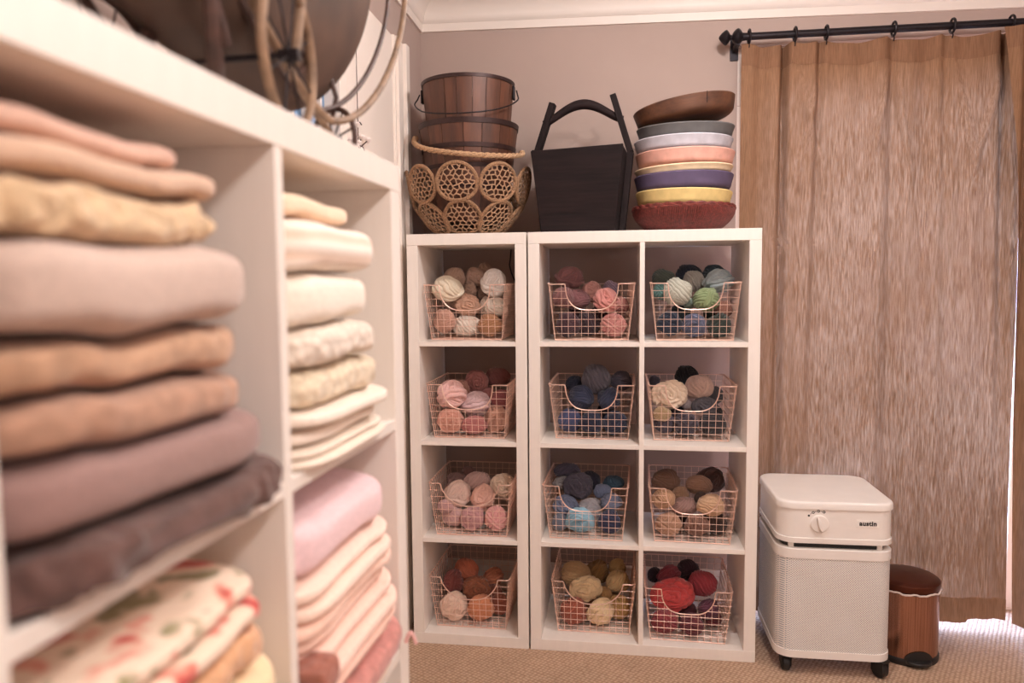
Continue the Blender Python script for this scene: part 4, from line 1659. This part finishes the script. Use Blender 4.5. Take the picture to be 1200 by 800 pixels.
for j in range(2):
    for q in range(25):
        x = -0.050 + 0.100 * q / 24
        an = x / BR
        z = 0.012 if j == 0 else 0.014 + 0.040 * math.sqrt(max(0.0, 1 - (x / 0.0501) ** 2))
        pts.append(((BR + 0.003) * math.sin(an), -(BR + 0.003) * math.cos(an), z))
arch.grid(pts, 25, 2)
arch.build('pedal_recess', M_BLACK, bn)

# ------------------------------------------------------------------ folded blankets on the near unit
A0, A1 = 0.398, 0.726
B0, B1 = 0.046, 0.370
Z1 = shelf_top(1)
Z2 = shelf_top(2)


def warp(s, o, z):
    """the whole stack leans and ripples together, more the higher it goes"""
    zb = Z1 if z > Z1 - 0.001 else Z2
    cell = 3.0 if s > A0 - 0.02 else 8.0
    k = min(1.0, max(0.0, (z - zb) / 0.12))
    front = min(1.0, max(0.0, (o + 0.12) / 0.12))
    q = noise.noise(Vector((s * 11, cell, z * 5))) * 0.009 + noise.noise(Vector((s * 31, cell, z * 9))) * 0.003
    edge = 0.0
    for e in ((A0, A1) if cell == 3.0 else (B0, B1)):
        edge += math.exp(-((s - e - (0.06 if e in (A0, B0) else -0.0)) / 0.05) ** 2)
    return k * (q * front - 0.004 * front - 0.003 * edge * front)


def slab(b, s0, s1, o0, o1, z0, z1, seed, fz=0.0, nz_amp=0.004, sag=0.0, freq=9.0, e1=0.24, ns=84, nu=56):
    """one rounded cloth layer: long axis along the unit, rounded fold at the front"""
    g = Vector((seed * 7.3, seed * 1.7, 0))
    pts = []
    sc, sr = (s0 + s1) / 2, (s1 - s0) / 2
    oc, orr = (o0 + o1) / 2, (o1 - o0) / 2
    zc, zr = (z0 + z1) / 2, (z1 - z0) / 2

    def se(c, e):
        return math.copysign(abs(c) ** e, c)
    for j in range(ns):
        la = -PI / 2 + PI * j / (ns - 1)
        cl, sl = se(math.cos(la), 0.30), se(math.sin(la), 0.33)
        for i in range(nu):
            an = 2 * PI * i / nu
            x = sl
            y = se(math.cos(an), e1) * cl
            z = se(math.sin(an), 0.55) * (cl ** 0.8 if cl > 0 else 0)
            p = Vector((sc + x * sr, oc + y * orr, zc + z * zr))
            q = noise.noise(p * freq + g)
            q2 = noise.noise(p * freq * 5 + g)
            d = Vector((x * 0.3, y, z * 0.6))
            p += d * (q * nz_amp + q2 * fz)
            p.z += sag * math.sin((p.x - s0) * 9 + seed) * 0.5
            p.z = min(max(p.z, z0), z1)
            p.x = max(p.x, 0.0405)
            p.z += warp(p.x, p.y, p.z)
            w_ = fg(p.x, p.y, p.z)
            pts.append(w_)
    b.grid(pts, nu, ns, closed_u=True)
    return b


def blanket(label, mat, s0, s1, z0, z1, front, layers=1, seed=1, fz=0.0, amp=0.004, sag=0.0, group=None, back=-0.32, freq=9.0):
    b = MB()
    step = (z1 - z0) / layers
    for i in range(layers):
        sh = 0.006 * math.sin(seed * 3 + i * 2.1)
        slab(b, s0 + abs(sh), s1 - abs(sh), back, front + sh, z0 + i * step + 0.0003, z0 + (i + 1) * step - 0.0003, seed + i * 0.37, fz, amp, sag, freq)
    o = b.build('folded_blanket', mat)
    # origin at the stack's base, for tidy transforms
    tag(o, label, 'blanket', group)
    return o


GA = 'folded brown and grey blankets in the near upper cubby'
blanket('dark brown furry blanket at the bottom of the near brown stack', fabric('brown_fur', (92, 66, 60), 'fleece'), A0 + 0.006, A1 - 0.002, Z1 + 0.0005, Z1 + 0.042, 0.020, 1, 1, 0.009, 0.010, group=GA, freq=14)
blanket('mauve taupe smooth blanket just above the dark brown furry one', fabric('mauve_cotton', (148, 118, 112), 'smooth'), A0 + 0.028, A1 - 0.002, Z1 + 0.043, Z1 + 0.094, 0.018, 1, 2, 0.0, 0.006, group=GA)
blanket('brown fleecy folded blanket above the mauve taupe one', fabric('brown_fleece', (170, 132, 110), 'fleece'), A0 + 0.063, A1 - 0.002, Z1 + 0.095, Z1 + 0.131, 0.014, 1, 3, 0.003, 0.006, group=GA)
blanket('tan fleecy folded blanket under the thick pale grey one', fabric('tan_fleece', (188, 150, 122), 'fleece'), A0 + 0.060, A1 - 0.002, Z1 + 0.132, Z1 + 0.170, 0.012, 1, 4, 0.003, 0.006, group=GA)
blanket('thick pale grey beige blanket in the middle of the near brown stack', fabric('greybeige_wool', (202, 180, 168), 'smooth'), A0 + 0.053, A1 - 0.002, Z1 + 0.171, Z1 + 0.232, 0.018, 1, 5, 0.0, 0.006, group=GA)
blanket('honey cream curly sherpa blanket above the thick pale grey one', fabric('honey_sherpa', (228, 198, 160), 'sherpa'), A0 + 0.078, A1 - 0.002, Z1 + 0.233, Z1 + 0.268, 0.010, 1, 6, 0.007, 0.006, group=GA, freq=16)
blanket('light tan blanket second from the top of the near brown stack', fabric('light_tan', (212, 180, 156), 'smooth'), A0 + 0.070, A1 - 0.002, Z1 + 0.269, Z1 + 0.293, 0.000, 1, 7, 0.0, 0.003, group=GA)
blanket('rosy beige blanket at the very top of the near brown stack', fabric('rosy_beige', (216, 180, 162), 'smooth'), A0 + 0.088, A1 - 0.002, Z1 + 0.294, Z1 + 0.315, -0.015, 1, 8, 0.0, 0.003, group=GA)

GB = 'folded white blankets in the far upper cubby'
blanket('thin white folded blanket lying on the shelf under the white stack', fabric('white_a', (244, 230, 214), 'smooth'), B0 + 0.036, B1, Z1 + 0.0005, Z1 + 0.022, 0.012, 2, 11, group=GB)
blanket('ivory folded blanket second from the bottom of the white stack', fabric('white_b', (246, 232, 218), 'smooth'), B0 + 0.040, B1, Z1 + 0.023, Z1 + 0.044, 0.010, 1, 12, group=GB)
blanket('soft white blanket third from the bottom, under the curly cream one', fabric('white_c', (248, 234, 220), 'smooth'), B0 + 0.040, B1, Z1 + 0.045, Z1 + 0.066, 0.014, 1, 13, group=GB)
blanket('curly cream sherpa blanket in the white stack', fabric('cream_sherpa', (246, 228, 200), 'sherpa'), B0 + 0.055, B1, Z1 + 0.067, Z1 + 0.112, 0.014, 1, 14, 0.004, 0.004, group=GB, freq=16)
blanket('nubbly white blanket above the curly cream one', fabric('white_nub', (250, 236, 220), 'sherpa'), B0 + 0.080, B1, Z1 + 0.113, Z1 + 0.156, 0.010, 1, 15, 0.003, 0.004, group=GB, freq=16)
blanket('plump plain white blanket under the ribbed one', fabric('white_d', (250, 238, 224), 'smooth'), B0 + 0.086, B1, Z1 + 0.157, Z1 + 0.214, 0.014, 1, 16, group=GB)
blanket('ribbed white blanket near the top of the white stack', fabric('white_rib', (252, 240, 228), 'rib', (240, 216, 196)), B0 + 0.084, B1, Z1 + 0.215, Z1 + 0.274, 0.014, 1, 17, group=GB)
blanket('smooth cream blanket at the top of the white stack', fabric('cream_top', (244, 218, 190), 'smooth'), B0 + 0.094, B1, Z1 + 0.275, Z1 + 0.303, -0.008, 1, 18, group=GB)

GC = 'folded warm-coloured blankets in the near lower cubby'
blanket('pale yellow thick folded blanket lowest in the floral stack', fabric('pale_yellow', (246, 216, 140), 'smooth'), A0 + 0.03, A1 - 0.002, Z2 + 0.0005, Z2 + 0.150, 0.012, 4, 21, group=GC)
blanket('cream folded blanket between the peach one and the yellow one', fabric('cream_c', (248, 222, 180), 'smooth'), A0 + 0.010, A1 - 0.002, Z2 + 0.151, Z2 + 0.203, 0.016, 1, 22, group=GC)
blanket('peach curly sherpa blanket under the floral one', fabric('peach_sherpa', (236, 184, 142), 'sherpa'), A0 + 0.034, A1 - 0.002, Z2 + 0.204, Z2 + 0.246, 0.012, 1, 23, 0.003, 0.004, group=GC, freq=16)
blanket('cream blanket with a red and pink floral print', fabric('floral_print', (246, 222, 200), 'floral'), A0 + 0.036, A1 - 0.002, Z2 + 0.247, Z2 + 0.292, 0.014, 2, 24, group=GC)

GD = 'folded pink blankets in the far lower cubby'
wht = blanket('white blanket with a pink tie at the bottom of the pink stack', fabric('white_tie', (250, 230, 214), 'smooth'), B0 - 0.003, B1, Z2 + 0.0005, Z2 + 0.026, 0.014, 1, 31, group=GD)
blanket('dusty rose textured blanket low in the pink stack', fabric('dusty_rose', (196, 134, 126), 'fleece'), B0 - 0.004, B1, Z2 + 0.027, Z2 + 0.072, 0.016, 1, 32, 0.002, 0.003, group=GD)
blanket('blush blanket lying on the dusty rose one', fabric('blush_a', (250, 208, 190), 'smooth'), B0 + 0.012, B1, Z2 + 0.073, Z2 + 0.110, 0.014, 2, 33, group=GD)
blanket('pale blush blanket with a brownish rose pattern at one end', fabric('blush_b', (250, 214, 198), 'smooth'), B0 + 0.020, B1, Z2 + 0.111, Z2 + 0.152, 0.016, 2, 34, group=GD)
blanket('warm white pink blanket third from the top of the pink stack', fabric('blush_c', (252, 214, 196), 'smooth'), B0 + 0.024, B1, Z2 + 0.153, Z2 + 0.192, 0.012, 2, 35, group=GD)
blanket('creamy pink blanket under the lilac one', fabric('blush_d', (252, 222, 206), 'smooth'), B0 + 0.030, B1, Z2 + 0.193, Z2 + 0.232, 0.014, 2, 36, group=GD)
blanket('lilac pink blanket at the top of the pink stack', fabric('lilac_pink', (240, 208, 212), 'smooth'), B0 + 0.026, B1, Z2 + 0.233, Z2 + 0.296, 0.012, 1, 37, group=GD)
# knot of patterned cloth on the blush blanket's end, and the tie of the lowest one
pts = []
for q in range(30):
    t = q / 29
    pts.append(fg(0.046 - 0.006 * t, 0.010 + 0.014 * t, Z2 + 0.014 + 0.016 * math.sin(t * PI) - 0.004 * t))
tie = MB().tube(pts, 0.0032, 6).build('tie', fabric('pink_tie', (240, 190, 184), 'smooth'), wht)
tie.parent = wht
knot = [o for o in COL.objects if o.get('label', '').startswith('pale blush blanket with')][0]
kb_ = MB()
slab(kb_, 0.325, 0.366, -0.04, 0.026, Z2 + 0.116, Z2 + 0.150, 41, 0.002, 0.004)
kb_.build('patterned_end', fabric('patterned_end', (168, 108, 92), 'sherpa'), knot)

# ------------------------------------------------------------------ doll carriage on top of the near unit
M_RATTAN = plain('rattan', (138, 110, 86), 0.6, vary=0.25, scale=(40, 40, 40), bump=0.2)
M_RDARK = plain('dark_rattan', (70, 46, 38), 0.6, vary=0.2, scale=(60, 60, 60), bump=0.2)
M_HULL = plain('brown_leather', (82, 60, 48), 0.55, vary=0.22, scale=(9, 9, 9), bump=0.25, bdist=0.003)
dc = thing('doll_carriage', 'old brown doll carriage with rattan hoops and spoked wheels on the near unit', 'doll carriage', (0, 0, 0), 0)
HC = (0.08, -0.165, 1.815)           # hull centre: along, out, height
HR = (0.315, 0.105, 0.275)


def sp(c, e=1.3):
    return math.copysign(abs(c) ** e, c)


b = MB()
pts = []
NS, NV = 44, 22
for j in range(NV):
    t = j / (NV - 1)
    la = -PI / 2 + (PI / 2 + 0.12) * t
    for i in range(NS):
        a = 2 * PI * i / NS
        rs_ = 0.72 if math.cos(a) > 0 else HR[0] * 1.05
        pts.append(fg(HC[0] + rs_ * sp(math.cos(la)) * math.cos(a), HC[1] + HR[1] * math.cos(la) ** 0.8 * math.sin(a), HC[2] + HR[2] * sp(math.sin(la))))
b.grid(pts, NS, NV, closed_u=True)
hull = b.build('hull', M_HULL, dc)
sm = hull.modifiers.new('wall', 'SOLIDIFY')
sm.thickness = 0.004


def hoop(cs, co, cz, rs, rz, tilt, r, mat, name, a0=0, a1=2 * PI, e=1.0):
    pts = []
    closed = abs(a1 - a0 - 2 * PI) < 1e-3
    n = 48
    for q in range(n if closed else n + 1):
        a = a0 + (a1 - a0) * q / n
        ds, dz_ = rs * sp(math.cos(a), e), rz * sp(math.sin(a), e)
        pts.append(fg(cs + ds * math.cos(tilt), co + ds * math.sin(tilt), cz + dz_))
    return MB().tube(pts, r, 8, closed=closed).build(name, mat, dc)


hoop(HC[0], -0.075, 1.83, 0.365, 0.305, 0.0, 0.0055, M_RATTAN, 'frame_hoop', PI, 2 * PI, 1.3)
hoop(HC[0], -0.100, 1.83, 0.345, 0.288, 0.0, 0.004, M_RDARK, 'frame_hoop', PI, 2 * PI, 1.3)
hoop(HC[0], -0.275, 1.83, 0.365, 0.305, 0.0, 0.0055, M_RDARK, 'frame_hoop', PI, 2 * PI, 1.3)


def wheel_at(s, o, r, tilt, mat, wr):
    cz = H + r + wr
    w_ = hoop(s, o, cz, r, r, tilt, wr, mat, 'wheel')
    c0 = fg(s, o, cz)
    ax = FG_N * math.cos(tilt) - FG_S * math.sin(tilt)
    h_ = MB().tube([c0 - ax * 0.012, c0 + ax * 0.012], 0.008, 10).build('hub', M_IRON, w_)
    for q in range(8):
        a = 2 * PI * q / 8 + 0.3
        e = fg(s + r * math.cos(a) * math.cos(tilt), o + r * math.cos(a) * math.sin(tilt), cz + r * math.sin(a))
        MB().tube([c0, e], 0.0015, 5).build('spoke', M_IRON, w_)
    return c0


wa = wheel_at(-0.030, -0.115, 0.046, 1.15, M_RDARK, 0.0042)
wb_ = wheel_at(-0.030, -0.260, 0.046, 1.15, M_RDARK, 0.0042)
wc = wheel_at(0.250, -0.050, 0.085, 0.12, M_RATTAN, 0.006)
wd = wheel_at(0.250, -0.290, 0.085, -0.1, M_RDARK, 0.006)
MB().tube([wa, wb_], 0.004, 8).build('axle', M_IRON, dc)
MB().tube([wc, wd], 0.004, 8).build('axle', M_IRON, dc)
for a_, b_, m in ((wa, wc, M_RATTAN), (wb_, wd, M_RDARK)):
    MB().tube([a_ - FG_N * 0.0, a_ * 0.5 + b_ * 0.5 - Vector((0, 0, 0.01)), b_ - FG_N * 0.012], 0.0055, 8).build('chassis_rail', m, dc)
for (s, o, z1) in ((-0.02, -0.115, 1.62), (0.20, -0.075, 1.60), (-0.02, -0.24, 1.62), (0.20, -0.25, 1.60)):
    MB().tube([fg(s, o, H + 0.07), fg(s * 0.8, o * 0.9, H + 0.11), fg(s * 0.9, o, z1)], 0.004, 8).build('spring_leg', M_RDARK, dc)
hoop(0.34, -0.09, 1.60, 0.075, 0.095, 0.5, 0.008, M_RDARK, 'handle_loop')
hoop(0.40, -0.17, 1.585, 0.095, 0.085, 0.2, 0.008, M_RDARK, 'handle_loop')
MB().tube([fg(0.30, -0.10, H + 0.09), fg(0.37, -0.09, 1.64), fg(0.42, -0.10, 1.76), fg(0.46, -0.12, 1.85)], 0.008, 8).build('push_handle', M_RDARK, dc)
MB().tube([fg(0.22, -0.058, H + 0.09), fg(0.20, -0.055, 1.65), fg(0.10, -0.055, 1.82)], 0.0065, 8).build('brace', M_RATTAN, dc)

# twig ornament with white blossoms on the left door, seen through the carriage wheel
tw = thing('twig_ornament', 'small hanging sprig of dark twigs with white blossoms, seen through the carriage wheel', 'ornament', (0, 0, 0), 0)
g = random.Random(4)
MB().tube([(XL + 0.02, -0.335, 2.0), (XL + 0.02, -0.335, 1.68)], 0.0012, 5).build('string', M_RDARK, tw)
M_TWIG = plain('twig_bark', (60, 44, 40), 0.8, vary=0.2)
M_BLOS = plain('blossom', (244, 232, 226), 0.7, vary=0.03)
for q in range(9):
    y0 = -0.335 + g.uniform(-0.07, 0.05)
    z0 = g.uniform(1.66, 1.80)
    d = g.choice((-1, 1)) * g.uniform(0.04, 0.08)
    p1 = (XL + 0.03, y0 + d, z0 + g.uniform(-0.05, 0.05))
    MB().tube([(XL + 0.02, y0, z0), (XL + 0.028, y0 + d * 0.5, z0 + g.uniform(-.02, .03)), p1], 0.0018, 5).build('twig', M_TWIG, tw)
    b = MB()
    b.lathe([(0.0, -0.009), (0.008, -0.005), (0.012, 0.003), (0.006, 0.009), (0.0, 0.008)], 8, Matrix.Translation(p1))
    b.build('blossom', M_BLOS, tw)

# black cable hanging on the wall behind the narrow unit
pts = [(0.302, YB - 0.006, 1.46), (0.296, YB - 0.006, 1.40), (0.292, YB - 0.006, 1.372), (0.300, YB - 0.006, 1.34), (0.330, YB - 0.006, 1.27), (0.40, YB - 0.006, 1.18), (0.418, YB - 0.006, 1.0), (0.418, YB - 0.006, 0.5), (0.418, YB - 0.02, 0.02)]
sm_ = []
for a_, b_ in zip(pts[:-1], pts[1:]):
    for q in range(6):
        t = q / 6
        sm_.append(tuple(a_[i] + (b_[i] - a_[i]) * t for i in range(3)))
sm_.append(pts[-1])
tag(MB().tube(sm_, 0.0028, 6).build('cable', M_BLACK), 'thin black cable hanging down the wall behind the top left cubby', 'cable')
